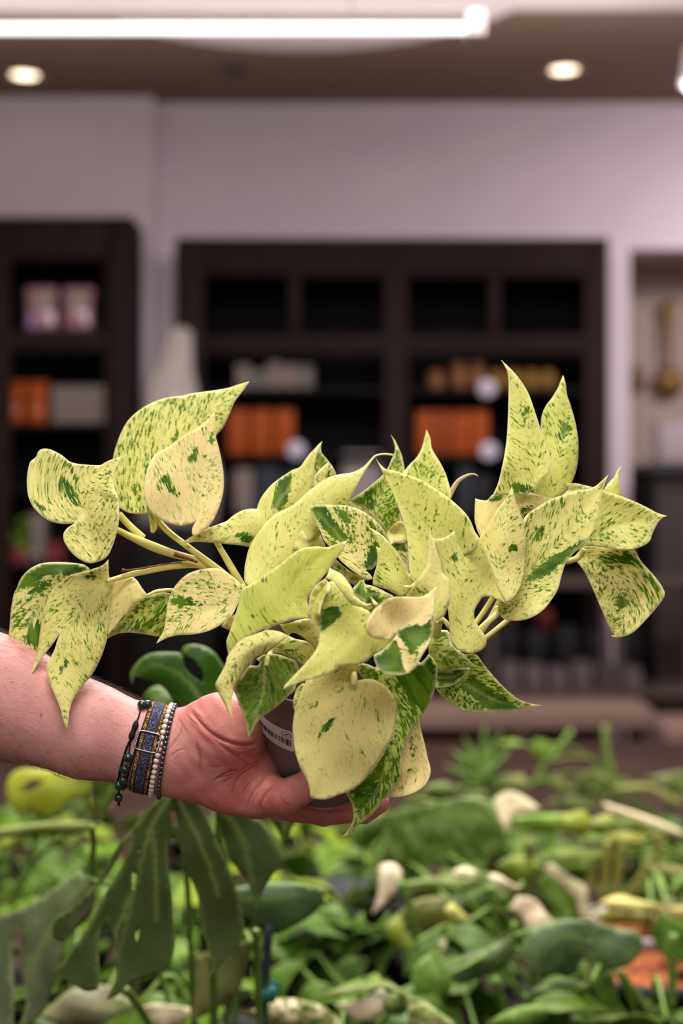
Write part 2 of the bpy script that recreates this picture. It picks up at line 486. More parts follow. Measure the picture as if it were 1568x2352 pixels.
# ---- left branch
L('A', '680,800 640,800 590,795 550,772 530,740 520,690 516,640 516,580 522,530 538,475 560,420 590,370 640,325 690,295 740,275 800,262 840,258 880,248 940,240 1000,232 1050,222 1090,208 1145,193 1125,222 1100,255 1075,290 1050,350 1020,410 990,445 960,530 880,660 780,760 710,795',
  '690,800 745,640 850,460 990,300 1145,193', d=28, tilt=(3, -10), cup=7, green=0.42, tone=0.55,
  more=[dict(out='678,798 686,830 690,862 695,886 706,890 718,872 722,842 712,812 700,795', mid='695,800 702,840 706,888', d=22, green=0.15, tone=0.3, tilt=(0, 0), cup=-3)])
L('A', '985,335 990,380 990,440 1005,500 1020,570 1028,640 1025,700 1010,760 985,820 958,858 930,882 905,900 890,905 882,890 885,860 905,828 890,842 860,851 820,855 780,845 740,830 700,800 675,760 665,710 665,660 672,610 690,560 715,525 750,505 790,480 830,450 870,425 910,405 945,375 965,355',
  '905,826 915,660 942,500 985,335', d=8, tilt=(4, -9), cup=-5, green=0.15, tone=0.05, fold=6,
  patches=[('740,615 765,630 800,690 830,720 820,730 770,690 740,650', 0.8), ('870,540 905,500 910,530 885,575', 0.8), ('930,540 955,530 940,570', 0.7), ('970,410 980,450 975,485 960,470', 0.8)])
L('A', '388,790 388,808 350,840 310,847 270,845 220,830 180,800 150,765 130,720 123,660 128,600 140,560 165,540 175,515 195,502 225,503 255,515 290,535 320,560 355,570 400,575 440,577 465,575 490,560 520,548 563,537 545,570 530,600 522,640 525,680 540,720 547,780 545,840 535,890 520,940 500,985 475,1010 445,1022 410,1027 375,1015 340,990 310,955 292,920 292,890 310,865 345,842 372,822 386,806',
  '388,795 375,735 372,690 400,640 460,590 563,537', d=-8, tilt=(-4, -8), cup=-9, green=0.34, tone=0.35, fold=-4,
  patches=[('380,770 345,700 310,640 280,640 260,670 300,720 350,765', 0.55), ('150,735 180,760 215,770 215,785 180,780 150,760', 0.7), ('300,560 340,590 360,660 345,640', 0.45)])
L('E', '575,157 545,135 500,125 450,120 400,117 350,117 300,120 250,130 200,155 160,190 130,230 110,280 90,320 80,370 70,430 65,500 60,560 52,640 48,700 52,770 70,820 80,870 78,930 65,1000 50,1080 38,1150 42,1172 60,1100 85,1040 125,975 165,910 205,840 235,770 262,700 285,630 400,450 520,260',
  '575,160 380,260 230,430 140,640 90,880 42,1170', d=2, tilt=(2, -9), cup=8, green=0.52, tone=0.3,
  patches=[('110,290 140,215 220,145 330,117 480,122 560,145 520,180 420,190 380,160 280,200 200,250 150,270', 0.85), ('250,500 265,520 240,650 180,640 160,600', 0.7), ('60,750 100,690 130,700 80,760', 0.6), ('270,230 340,240 300,290 180,320', 0.5)])
L('E', '697,98 664,132 622,152 572,167 500,187 440,207 390,242 350,282 320,322 300,372 280,440 265,510 257,570 248,640 225,740 190,830 160,900 205,838 255,750 300,690 340,640 387,570 368,620 350,680 322,735 300,782 300,822 315,882 335,932 360,990 385,1050 400,1110 415,1160 432,1188 440,1130 450,1060 470,1000 510,940 550,890 590,840 630,770 660,700 685,620 692,570 697,500 707,420 717,330 726,245 708,232 699,180',
  '700,235 560,330 470,480 400,700 400,950 432,1188', d=-14, tilt=(1, -8), cup=7, green=0.30, tone=0.45,
  patches=[('540,205 600,195 620,215 560,230', 0.7), ('380,800 430,750 440,765 385,830', 0.8), ('510,900 545,840 560,860 520,920', 0.7), ('590,440 690,400 640,440 560,470', 0.5)])
L('E', '726,240 762,215 800,208 850,210 882,235 912,280 947,325 930,350 890,370 850,400 820,440 780,480 740,530 694,582 700,480 712,350',
  '945,330 860,310 790,380 694,582', d=-2, tilt=(0, -6), cup=5, green=0.02, tone=0.25)
L('E', '690,607 700,575 740,530 790,480 830,430 880,370 940,335 1000,318 1060,310 1100,320 1100,400 1085,470 1070,530 1045,592 1000,592 940,580 880,572 820,568 760,575 720,592',
  '1095,330 960,420 840,490 690,605', d=8, cup=5, green=0.66, tone=1.1, patches=[('700,600 800,550 900,540 900,565 760,575', 0.4)])
L('E', '1005,640 1020,610 1045,570 1060,520 1070,440 1075,390 1087,350 1112,290 1150,240 1200,195 1260,170 1320,158 1380,155 1430,165 1470,190 1510,220 1550,258 1585,300 1570,345 1535,375 1520,402 1490,460 1430,510 1370,545 1300,570 1220,582 1150,585 1080,600 1040,620',
  '1560,345 1430,400 1280,440 1130,520 1005,640', d=-6, tilt=(-2, -8), cup=-6, fold=5, green=0.32, tone=0.1,
  patches=[('1085,350 1200,340 1300,370 1400,385 1300,395 1180,400 1090,375', 0.6)],
  more=[dict(out='1420,528 1480,470 1530,440 1545,500 1500,565 1470,550', mid='1530,440 1480,560', d=6, green=0.2, tone=0.2, cup=0)])
L('A', '825,942 870,910 920,885 950,870 1000,850 1040,835 1070,810 1110,787 1150,778 1190,780 1200,840 1195,900 1170,958 1100,945 1030,938 960,932 890,930',
  '1195,860 1080,880 960,905 825,942', d=4, cup=5, green=0.2, tone=0.55, patches=[('1070,905 1120,880 1160,905 1150,940 1110,930', 0.75), ('900,915 960,890 1040,880 1010,900 940,915', 0.5)])
S('A', '536,872 600,905 700,950 800,985 900,1012 950,1045 1060,1120', [8, 10, 13, 11, 9, 8, 7], [0, 4, 8, 10, 12, 16, 24], squash=0.8)
S('A', '545,800 600,860 660,912', [8, 8, 8], [6, 8, 10])
S('A', '690,780 760,870 860,950 1000,1055 1120,1150', [6, 7, 7, 8, 8], [24, 18, 10, 12, 20])
S('A', '930,840 970,890 1020,975 1070,1060 1125,1150', [5, 6, 7, 8, 8], [14, 12, 10, 10, 14])
S('A', '490,1110 560,1090 640,1070 780,1042 900,1032 960,1050', [5, 6, 7, 8, 9, 9], [-8, 0, 4, 8, 12, 16])
dry = plain('dry_brown_sheath', srgb(112, 74, 48), 0.8, var=0.3, scale=200)
S('A', '562,1060 590,1060 660,1050 740,1035 835,1022', [5, 2.6, 2.4, 2, 1], [-2, 0, 2, 4, 6], mat=dry, name='dry_sheath')
S('A', '800,985 850,1000 905,1022', [6, 5, 3], [-1, 1, 5], mat=dry, name='dry_sheath')
S('E', '940,332 1000,305 1040,298 1110,296 1250,330', [3, 4, 4, 4, 4], [0, 2, 4, 8, 16])

# ---- crown, back to front
L('I', '650,20 720,80 800,140 900,220 1000,320 1085,400 1200,380 1300,200 1240,-60 1000,-100 800,-60', '1150,380 950,200 700,20', d=40, cup=4, green=0.55, tone=0.4)
L('B', '1245,120 1275,160 1300,210 1325,270 1340,340 1345,395 1330,430 1320,560 1315,680 1325,745 1270,780 1215,822 1180,770 1120,710 1050,650 980,620 950,598 1000,560 1060,520 1120,470 1180,420 1225,360 1250,300 1275,240 1268,178',
  '1215,820 1140,660 1220,450 1285,270 1245,120', d=30, tilt=(2, -9), cup=-6, green=0.66, tone=1.3, patches=[('960,600 1130,470 1130,600 1110,700', 0.3)])
L('B', '930,620 960,598 1000,640 1080,700 1120,720 1050,700 980,650', '930,620 1120,715', d=20, cup=0, green=0.5, tone=0.3)
L('C', '282,408 300,450 308,500 330,540 360,590 385,650 405,745 360,790 260,760 200,680 160,640 172,615 200,580 230,550 258,500', '280,770 268,620 276,500 282,408', d=34, tilt=(1, -9), cup=-5, green=0.30, tone=0.8, patches=[('262,560 272,500 274,560 266,660', 0.5)])
S('C', '396,752 415,705 445,662 490,636 522,632 540,642', [5, 6, 5, 3, 2, 0.8], [30, 28, 26, 24, 22, 20], mat=plain('pale_sheath', srgb(238, 218, 180), 0.5, var=0.05), name='leaf_sheath', squash=0.6)
L('B', '270,880 262,800 270,720 280,660 300,600 330,550 380,490 440,440 500,400 540,375 590,355 630,300 660,260 690,230 722,195 752,168 740,205 700,320 690,480 640,600 520,760 400,880', '340,880 420,640 560,450 680,320 750,168',
  d=22, tilt=(2, -9), cup=5, green=0.17, tone=0.55, patches=[('528,385 440,440 410,560 400,640 440,660 500,610 520,520', 0.9), ('400,600 395,680 370,730 375,700', 0.7), ('280,760 300,800 300,830', 0.6)])
L('B', '745,180 744,240 765,272 790,302 803,322 822,345 852,402 862,452 780,480 680,495 674,400 690,320 715,232', '700,480 730,330 745,180', d=30, cup=4, green=0.9, tone=0.3)
L('B', '678,495 682,440 735,372 800,314 795,380 778,440 760,520', '690,495 740,420 800,314', d=18, cup=2, green=0.45, tone=0.4)
L('I', '1085,392 1140,320 1200,268 1262,246 1330,300 1330,490 1200,497 1130,530 1112,470', '1330,420 1200,380 1085,392', d=14, cup=-4, green=0.18, tone=0.25)
L('I', '1125,532 1200,497 1320,488 1345,600 1350,870 1310,770 1250,685 1190,610', '1340,500 1250,560 1310,780', d=10, cup=3, green=0.92, tone=0.5)
L('B', '1265,262 1210,254 1160,260 1125,272 1060,342 1010,376 960,396 900,405 840,416 790,432 740,466 690,500 640,540 590,590 540,630 480,662 420,692 360,742 310,802 260,872 222,950 202,1030 192,1100 196,1185 260,1230 420,1100 560,980 680,870 780,770 880,700 935,640 952,590 992,510 1032,430 1080,352 1130,284 1165,268 1210,266 1262,272',
  '300,1180 420,930 600,700 820,530 1010,420 1130,276', d=2, tilt=(3, -12), cup=6, green=0.13, tone=0.6, patches=[('420,740 435,745 425,840 415,820', 0.7)])
L('I', '150,110 230,250 290,400 352,545 165,556 90,380 60,350 80,230', '120,130 260,550', d=6, cup=-4, green=0.0, tone=0.8)
L('I', '70,360 100,390 120,450 150,520 168,560 60,600 -40,600 -30,520 20,430', '60,590 70,360', d=-12, cup=3, green=0.05, tone=0.45)
L('B', '660,640 700,628 780,625 850,628 920,630 980,645 1040,670 1100,710 1150,755 1190,800 1220,850 1236,905 1228,960 1180,1010 1142,1060 1110,1090 1060,1095 1100,1130 1118,1160 1080,1167 1030,1142 970,1102 910,1052 870,1012 840,962 800,922 770,890 740,820 710,750 680,690',
  '1060,1095 960,960 800,770 660,640', d=-8, tilt=(2, -8), cup=-9, fold=5, green=0.44, tone=0.2,
  patches=[('665,640 780,628 800,700 880,800 930,870 900,880 840,860 760,790 690,700', 0.75), ('880,660 930,700 945,760 900,740 870,690', 0.7), ('1060,1085 1090,960 1130,900 1180,930 1150,1040 1100,1085', 0.9), ('1170,810 1200,820 1232,900 1200,890', 0.8)])
L('I', '430,775 480,710 560,780 650,850 740,900 840,942 800,990 690,1012 650,982 600,942 530,882 450,832', '800,960 640,900 430,780', d=-2, cup=0, green=0.58, tone=0.3)
L('I', '860,315 950,360 1050,430 1120,510 1200,600 1260,690 1310,770 1352,870 1442,900 1432,972 1372,1052 1332,1122 1250,1147 1200,1132 1100,1072 1000,1042 918,1012 930,900 960,800 976,700 970,620 955,546 1004,574 955,440 905,360',
  '1330,1110 1200,900 1060,640 860,315', d=-24, tilt=(2, -7), cup=5, green=0.24, tone=0.7, patches=[('970,850 1000,950 990,960 960,920', 0.6), ('1010,740 1060,790 1100,890 1070,870', 0.5)])
L('I', '812,950 830,1002 900,1020 980,1048 1060,1090 1170,1145 1110,1185 1040,1225 980,1270 920,1345 860,1330 812,1280 800,1200 690,1130 676,1060 722,1010 770,960', '1150,1140 960,1120 800,1150 690,1090', d=-32, cup=4, green=0.62, tone=0.7, patches=[('820,1210 870,1110 960,1080 1000,1130 960,1220 860,1240', 0.7), ('690,1010 800,960 810,1180 700,1120', 0.35)])
# big pale leaf with its point up, left of centre
L('J', 'I: 612,480 520,510 380,555 260,548 165,556 60,575 J: 899,-146 732,-10 517,141 381,225 300,265 272,330 250,450 215,570 180,680 140,800 105,900 115,1010 130,1068 155,1070 170,1005 240,930 350,865 480,795 620,735 760,690 880,650 1000,632 1100,630 1090,500 1075,420 1110,340 1200,210 1300,90 1345,40 I: 480,700 560,590',
  'J: 1080,630 900,420 950,150 I: 330,640 612,480', d=-60, tilt=(2, -6), cup=5, bend=-4, green=0.12, tone=0.95, wav=3,
  patches=[('510,130 560,110 610,200 560,210', 0.55), ('640,650 740,660 740,672 660,675', 0.8), ('520,530 550,540 530,555', 0.8), ('350,745 440,735 430,752', 0.75), ('410,595 465,600 430,615', 0.7), ('I: 10,670 40,680 40,740 15,740', 0.6), ('I: 50,600 110,620 170,600 110,650', 0.5)])
L('J', '740,700 850,688 960,652 1100,628 1130,660 1215,715 1230,850 1210,980 1172,1012 1110,930 1000,842 900,800 850,832 780,765', '1210,850 1000,740 740,700', d=-50, cup=4, green=0.12, tone=0.6, patches=[('970,700 1010,730 990,760 960,730', 0.6)])
L('J', '850,835 800,880 690,1000 620,1052 740,1050 820,1080 920,1115 960,1150 1035,1196 1090,1140 1170,1050 1180,1010 1100,930 1050,900 940,880 870,850', '620,1052 860,980 1180,1020', d=-44, cup=5, green=0.26, tone=0.8, patches=[('870,880 930,890 910,920', 0.7), ('730,1015 950,1005 940,1030 740,1030', 0.6)])
L('J', '110,1100 160,1020 235,920 330,860 420,830 500,800 600,772 700,780 770,800 855,842 800,882 700,962 600,1032 500,1072 440,1102 390,1182 320,1262 260,1352 220,1432 185,1510 H: 345,560 322,650 316,750 333,892 298,830 258,750 208,660 168,590 135,525 128,480 150,430 200,340 240,260 260,200',
  '855,842 600,880 330,1050 150,1300 H: 220,540 333,892', d=-78, tilt=(1, -6), cup=6, green=0.14, tone=0.35, patches=[('130,1350 170,1200 210,1130 240,1150 210,1300 150,1440 70,1480', 0.45), ('370,955 480,955 430,975', 0.5), ('510,850 620,850 560,870', 0.4), ('H: 290,340 380,230 400,260 340,470 290,500', 0.45)])
L('J', '165,1035 200,960 290,890 420,835 560,775 500,830 330,920 200,1010', '560,775 165,1035', d=-68, cup=0, green=0.85, tone=0.4)
L('H', '770,120 810,112 900,125 1000,160 1080,190 1110,240 1128,300 1115,380 1102,470 1072,560 1000,622 940,682 850,762 760,822 690,872 640,922 600,982 570,1042 527,1125 512,1060 498,980 480,900 460,822 420,742 390,652 355,552 350,500 400,420 460,340 540,262 640,256 660,220 620,180 690,130',
  '720,270 700,600 600,860 527,1125', d=-66, tilt=(0, -5), cup=8, green=0.60, tone=2.0, thick=0.0005, label='dark green mottled leaf over the pot')
L('N', '235,285 175,330 145,415 136,500 155,555 230,480 300,330', '250,300 150,550', d=-62, cup=0, green=0.5, tone=1.2)
# lower right leaves
L('D', '1500,530 1440,520 1390,500 1340,460 1290,410 1240,350 1200,300 1150,298 1080,270 1010,230 1000,330 1020,450 1050,490 1100,530 1150,555 1220,562 1290,562 1350,562 1400,550 1445,538', '1010,400 1150,430 1300,510 1500,530', d=4, tilt=(-3, -6), cup=-6, green=0.62, tone=1.1, patches=[('1140,440 1190,410 1290,480 1380,540 1310,560 1230,520', 0.75)])
L('K', '1030,768 1190,778 1222,850 1252,950 1332,1032 1402,1080 1480,1160 1548,1212 1460,1217 1300,1232 1065,1262 1000,1200 960,1000 1000,880', '1010,1000 1250,1100 1548,1212', d=-8, cup=5, green=0.58, tone=1.4)
L('K', '1040,1262 1250,1240 1462,1222 1422,1292 1362,1352 1292,1412 1200,1452 1050,1460 1040,1360', '1040,1340 1250,1330 1462,1222', d=-4, cup=-4, green=1.3, tone=0.5)
L('N', '1332,645 1350,740 1390,900 1412,1000 1436,1090 1432,1160 1400,1232 1340,1292 1250,1337 1150,1362 1010,1370 1060,1250 1120,1100 1150,950 1200,830 1260,740', '1320,680 1300,950 1250,1180 1010,1370', d=-58, tilt=(0, -3), cup=-5, green=0.12, tone=0.0, patches=[('1265,800 1285,900 1280,1030 1255,1020 1255,900', 0.9), ('1300,880 1320,930 1310,970', 0.8), ('1130,1300 1190,1250 1170,1300', 0.8), ('1225,1090 1245,1090 1235,1140', 0.8), ('1275,1090 1305,1080 1290,1130', 0.8)])
L('N', '745,90 850,110 920,140 1100,120 1330,100 1420,10 1470,60 1502,130 1500,220 1482,330 1442,450 1372,570 1330,645 1270,722 1222,802 1182,920 1168,1000 1168,1100 1160,1182 1080,1292 1020,1372 950,1452 870,1542 780,1612 700,1692 640,1737 588,1748 650,1690 690,1620 707,1540 697,1450 672,1390 640,1325 700,1200 850,1130 960,980 1020,850 960,500 860,300 760,190',
  '1060,190 1110,480 1130,760 1010,1100 860,1400 588,1748', d=-66, tilt=(0, -3), cup=7, green=0.68, tone=1.25, wav=3,
  patches=[('1100,200 1400,40 1500,150 1480,330 1370,560 1330,500 1230,400', 0.75), ('700,1320 850,1180 980,1000 1000,1200 900,1400 760,1500', 0.35)], label='dark green hanging leaf with white streaks')
L('N', '690,290 720,272 770,255 840,247 910,255 980,290 1040,345 1085,410 1105,500 1108,600 1095,720 1060,820 1010,900 960,980 890,1080 830,1180 770,1240 700,1290 640,1320 560,1345 500,1372 430,1388 370,1385 330,1378 300,1362 295,1310 280,1240 250,1165 215,1110 180,1020 155,930 138,800 132,700 145,590 165,500 200,400 240,310 270,255 350,225 450,195 540,140 620,90 680,80 735,110 745,190 725,250',
  '690,285 620,450 520,700 470,950 420,1150 360,1384', d=-86, tilt=(0, -3), cup=8, green=0.05, tone=0.3, wav=2,
  patches=[('405,715 460,655 522,600 522,640 490,695 435,750', 1.2), ('362,820 385,755 420,745 385,820', 0.8), ('300,525 400,448 350,505', 0.9), ('905,525 935,545 945,595 925,590', 0.9), ('630,735 660,790 685,860 675,880 640,790', 0.7), ('540,375 610,345 570,370', 0.8), ('580,250 630,250 600,270', 0.8), ('790,905 802,950 790,1000', 0.6)], label='large pale cream leaf hanging over the pot')
S('N', '712,300 712,230 690,150 660,80', [7, 8, 8, 7], [-87, -86, -76, -60], mat=STEM)
# front leaves of the crown
L('X', '650,1584 653,1575.5 672,1554.5 699,1526 720,1501 731.5,1478 734,1449 734,1418.6 739,1390 747,1374.6 756,1359 754.5,1338 770,1335.6 787,1360.5 814,1385 833,1397 850,1408 858,1440 880,1440 905,1468 890,1488 858,1505 831,1524 780.6,1531.5 761,1546 735,1556 708,1562 681,1570',
  '848,1415 805,1468 745,1528 650,1584', d=-96, tilt=(2, -7), cup=7, green=0.09, tone=0.72, patches=[('J: 1232,520 1330,500 1430,490 1480,580 1400,660 1240,790 1225,650', 1.3), ('J: 1480,850 1568,810 1568,840', 0.6), ('J: 1250,1290 1310,1280 1270,1320', 0.6)])
L('I', '350,935 250,1010 190,1090 160,1180 148,1280 140,1370 180,1430 230,1490 276,1512 285,1400 290,1300 312,1230 352,1140 397,1090 400,1000', '380,960 230,1150 200,1380 276,1512', d=-84, tilt=(0, -4), cup=-9, green=0.02, tone=0.7)
L('I', '342,935 380,880 400,808 450,840 530,880 600,950 650,1020 682,1080 692,1132 742,1170 800,1217 850,1238 912,1240 870,1262 820,1287 750,1272 680,1252 620,1202 560,1122 500,1042 440,970', '370,920 560,1050 720,1210 912,1240', d=-100, tilt=(1, -7), cup=5, green=0.1, tone=0.6)
L('I', '890,1148 942,1200 990,1255 950,1275 910,1210', '960,1268 890,1148', d=-84, cup=0, green=0.05, tone=0.5, spacing=5)
# right branch
L('C', '655,58 685,85 720,120 760,170 795,230 820,300 840,360 860,420 885,490 905,560 900,610 872,650 832,690 820,712 780,732 700,735 615,735 640,680 660,600 675,520 685,440 690,350 693,250 693,170 685,112',
  '815,715 832,600 805,470 740,340 700,190 655,58', d=-2, tilt=(-2, -9), cup=-8, green=0.30, tone=0.65, patches=[('700,690 740,680 800,690 830,700 820,725 720,720', 0.7), ('760,330 790,290 800,310 770,345', 0.6)], fold=5)
L('C', '967,135 980,180 985,230 1005,290 1025,360 1040,440 1043,520 1035,600 1015,660 990,700 940,745 860,762 810,735 850,650 870,600 870,540 858,480 855,400 860,340 880,290 910,250 940,200 955,162', '900,745 960,500 985,300 967,135', d=16, tilt=(3, -9), cup=5, green=0.32, tone=0.75, patches=[('930,440 990,340 1005,400 960,480', 0.45)])
L('C', '905,748 940,705 1000,680 1052,682 1115,698 1050,712 970,737', '905,748 1000,700 1110,698', d=12, cup=-3, green=0.5, tone=0.6)
L('C', '527,754 580,764 612,735 650,718 720,714 790,721 850,738 920,755 966,775 905,792 850,800 800,822 755,842 772,882 740,930 650,930 560,960 543,930 524,868 524,800', '560,950 620,850 780,775 966,775', d=-8, tilt=(2, -6), cup=5, green=0.15, tone=0.2, patches=[('580,764 615,732 660,720 650,760 620,768', 1.1), ('755,805 800,792 822,797 780,828 752,836', 0.9)])
L('C', '1262,588 1250,620 1245,660 1255,710 1260,745 1210,740 1165,720 1190,682 1220,650 1240,610', '1210,735 1262,588', d=24, cup=3, green=0.08, tone=0.8, patches=[('1252,600 1262,588 1256,608', 0.4)])
L('C', '1488,842 1465,850 1440,880 1415,930 1400,970 1360,995 1310,1008 1250,1008 1180,1000 1120,992 1060,990 1090,930 1120,860 1140,780 1160,712 1220,730 1280,750 1340,775 1400,805 1440,826', '1080,960 1250,890 1488,842', d=6, tilt=(-3, -8), cup=-5, green=0.36, tone=0.6)
L('C', '1045,1020 1018,1050 1060,1100 1100,1170 1130,1240 1160,1310 1185,1370 1210,1420 1226,1442 1207,1438 1218,1450 1240,1451 1290,1440 1330,1415 1370,1375 1420,1320 1460,1270 1477,1235 1465,1200 1430,1150 1390,1105 1355,1065 1320,1010 1250,1000 1150,990 1070,985', '1045,1015 1160,1080 1260,1190 1280,1310 1222,1446', d=14, tilt=(-2, -8), cup=-10, green=0.42, tone=0.25, patches=[('1150,1050 1300,1020 1370,1090 1300,1080 1200,1080', 0.4), ('1240,1280 1270,1230 1280,1280 1250,1320', 0.9), ('1380,1110 1470,1210 1450,1220', 0.4)])
S('C', '985,1072 1040,1050 1075,1010', [6, 7, 6], [6, 10, 8], mat=STEM)
L('C', '1195,632 1180,670 1165,720 1150,790 1135,870 1110,930 1070,985 1020,1030 980,1080 960,1140 940,1210 910,1260 870,1310 820,1345 760,1365 700,1365 660,1350 640,1300 680,1220 720,1120 745,1000 755,920 765,865 790,830 850,790 910,755 970,735 1030,715 1090,705 1130,690 1165,660', '655,1310 800,1120 1000,910 1195,632', d=-18, tilt=(-2, -9), cup=-7, fold=4, green=0.33, tone=0.45,
  patches=[('780,1155 860,1092 940,1030 1060,968 1040,1012 960,1072 880,1140 800,1162', 1.0), ('820,900 870,880 880,960 810,980', 0.35)])
L('C', '710,690 722,740 740,800 765,860 778,930 782,1010 780,1090 765,1160 740,1220 705,1265 680,1270 640,1200 590,1100 560,1020 545,960 590,890 630,820 665,770 695,730', '690,1262 640,1060 660,880 710,690', d=-34, tilt=(-2, -8), cup=7, green=0.16, tone=0.3, patches=[('695,1005 715,985 735,990 735,1012 705,1018', 1.1), ('652,990 682,968 680,980 655,998', 0.9), ('705,975 720,960 722,975', 0.8), ('735,1130 745,1125 742,1140', 0.9)])
S('C', '640,1300 630,1335 590,1372 550,1412 520,1440', [8, 8, 8, 9, 9], [-24, -28, -34, -38, -40], mat=STEM, squash=0.7)
L('C', '22,540 42,572 78,605 120,612 170,630 230,650 290,680 350,720 400,755 440,790 480,830 505,870 525,920 545,955 520,1010 440,1060 380,1120 300,1190 240,1190 205,1150 195,1100 190,1020 180,920 150,820 110,720 60,620', '300,1180 255,1000 150,780 22,540', d=-30, tilt=(1, -9), cup=-8, fold=-6, green=0.20, tone=0.7)
L('C', '290,945 330,955 380,945 440,905 480,900 530,930 548,955 575,1010 592,1060 610,1110 640,1170 668,1232 704,1282 690,1284 650,1265 600,1246 565,1248 545,1275 525,1310 522,1350 545,1400 575,1440 582,1480 560,1512 520,1528 470,1525 425,1500 402,1450 397,1380 388,1300 380,1200 360,1100 330,1010', '470,1500 470,1330 450,1150 440,905', d=-50, tilt=(2, -6), cup=6, green=0.20, tone=0.6, wav=2.5,
  patches=[('400,1050 420,1025 440,1060 430,1080', 0.7), ('520,1340 560,1310 560,1330 525,1365', 0.9), ('430,1100 450,1110 440,1140', 0.6)])
S('K', '1480,710 1540,740 1570,735', [4, 5, 3], [-40, -38, -36], mat=STEM)
S('K', '1060,840 1065,740 1090,640 1130,560', [10, 10, 9, 7], [-20, -24, -28, -34], mat=STEM)
L('K', '1130,610 1180,650 1215,690 1230,720 1222,780 1180,740 1140,690 1050,690 1040,670', '1050,690 1130,650 1222,760', d=-40, cup=3, green=0.15, tone=0.5, spacing=6)
L('K', '640,240 742,228 805,190 800,250 745,272', '800,220 640,240', d=-66, cup=0, green=0.05, tone=0.4, spacing=5)
L('K', '984,-405 1018,-320 1054,-215 1085,-110 1114,-26 1129,74 1170,130 1206,174 1225,300 1215,430 1182,520 1142,602 1062,662 1022,692 1000,500 900,420 680,372 760,262 860,120 925,20 949,-85 955,-195 965,-320', '1010,660 1080,350 1030,50 984,-405', d=-76, tilt=(1, -7), cup=7, green=0.14, tone=0.4, patches=[('850,330 930,260 1010,220 1020,250 900,320', 0.4)])
L('K', '572,790 520,875 470,885 380,882 290,862 232,822 210,760 220,680 260,602 302,530 370,470 450,410 540,375 640,370 740,374 860,370 920,350 985,310 1050,250 1062,275 1034,380 1032,480 1027,560 1012,612 1022,700 1012,820 982,920 922,1010 872,1090 832,1170 792,1232 742,1272 680,1300 620,1312 540,1312 430,1296 360,1222 312,1132 305,1070 350,1045 420,1000 480,940 545,870 570,820',
  '574,792 700,700 860,560 960,430 1050,255', d=-106, tilt=(1, -9), cup=-8, fold=5, green=0.06, tone=0.0, wav=3,
  patches=[('600,785 700,730 820,705 890,722 1015,612 1022,700 1005,830 850,950 740,992 650,900 575,820', 1.3), ('560,870 585,950 610,1050 650,1180 680,1300 430,1300 300,1130 310,1060 480,930', 1.3), ('690,1030 740,1000 860,1010 850,1060 730,1070', 0.9), ('730,1130 800,1120 790,1160 740,1170', 0.9), ('600,1010 640,1000 650,1060 620,1060', 0.6)],
  label='pale blushed leaf with a solid dark green lobe')
# petioles that reach the crown from the branches
for path, ds in (('B: 1040,1100 J: 1650,300 1500,800', [-2, 0, 5]), ('C: 860,740 780,900 700,1150 560,1420 400,1560', [14, 20, 14, 4, -4]), ('C: 790,735 740,900 640,1200 480,1450', [6, 12, 10, 0]),
                 ('C: 1060,985 960,1060 760,1300 520,1500', [10, 14, 10, -4]), ('A: 1000,1055 1130,1180 X: 640,1480 720,1560', [12, 30, 20, 0]), ('A: 1110,1130 1180,1240 X: 660,1480 730,1570', [10, 30, 15, -5]),
                 ('D: 1010,400 880,330 600,420', [6, 4, -5]), ('H: 735,260 770,140 900,0 1200,100', [-64, -60, -45, -25])):
    S('X', path, [6] * len(ds), ds)
# ================================================================== arm and hand (one continuous surface)
def W(px, py, Y): return np.array(P(px, py, Y))

def cone(A, B, ra, rb, sq, Q):
    """tapered capsule; sq squeezes it along the viewing depth"""
    a, b = W(*A), W(*B); ra = ra * A[2] / F; rb = rb * B[2] / F
    k = np.array([1, 1 / sq, 1]); d = (b - a) * k
    p = (Q - a) * k
    t = np.clip((p @ d) / (d @ d), 0, 1)
    return np.linalg.norm(p - t[..., None] * d, axis=-1) - (ra + (rb - ra) * t)

def smin(a, b, k):
    h = np.clip(0.5 + 0.5 * (b - a) / k, 0, 1)
    return b + (a - b) * h - k * h * (1 - h)

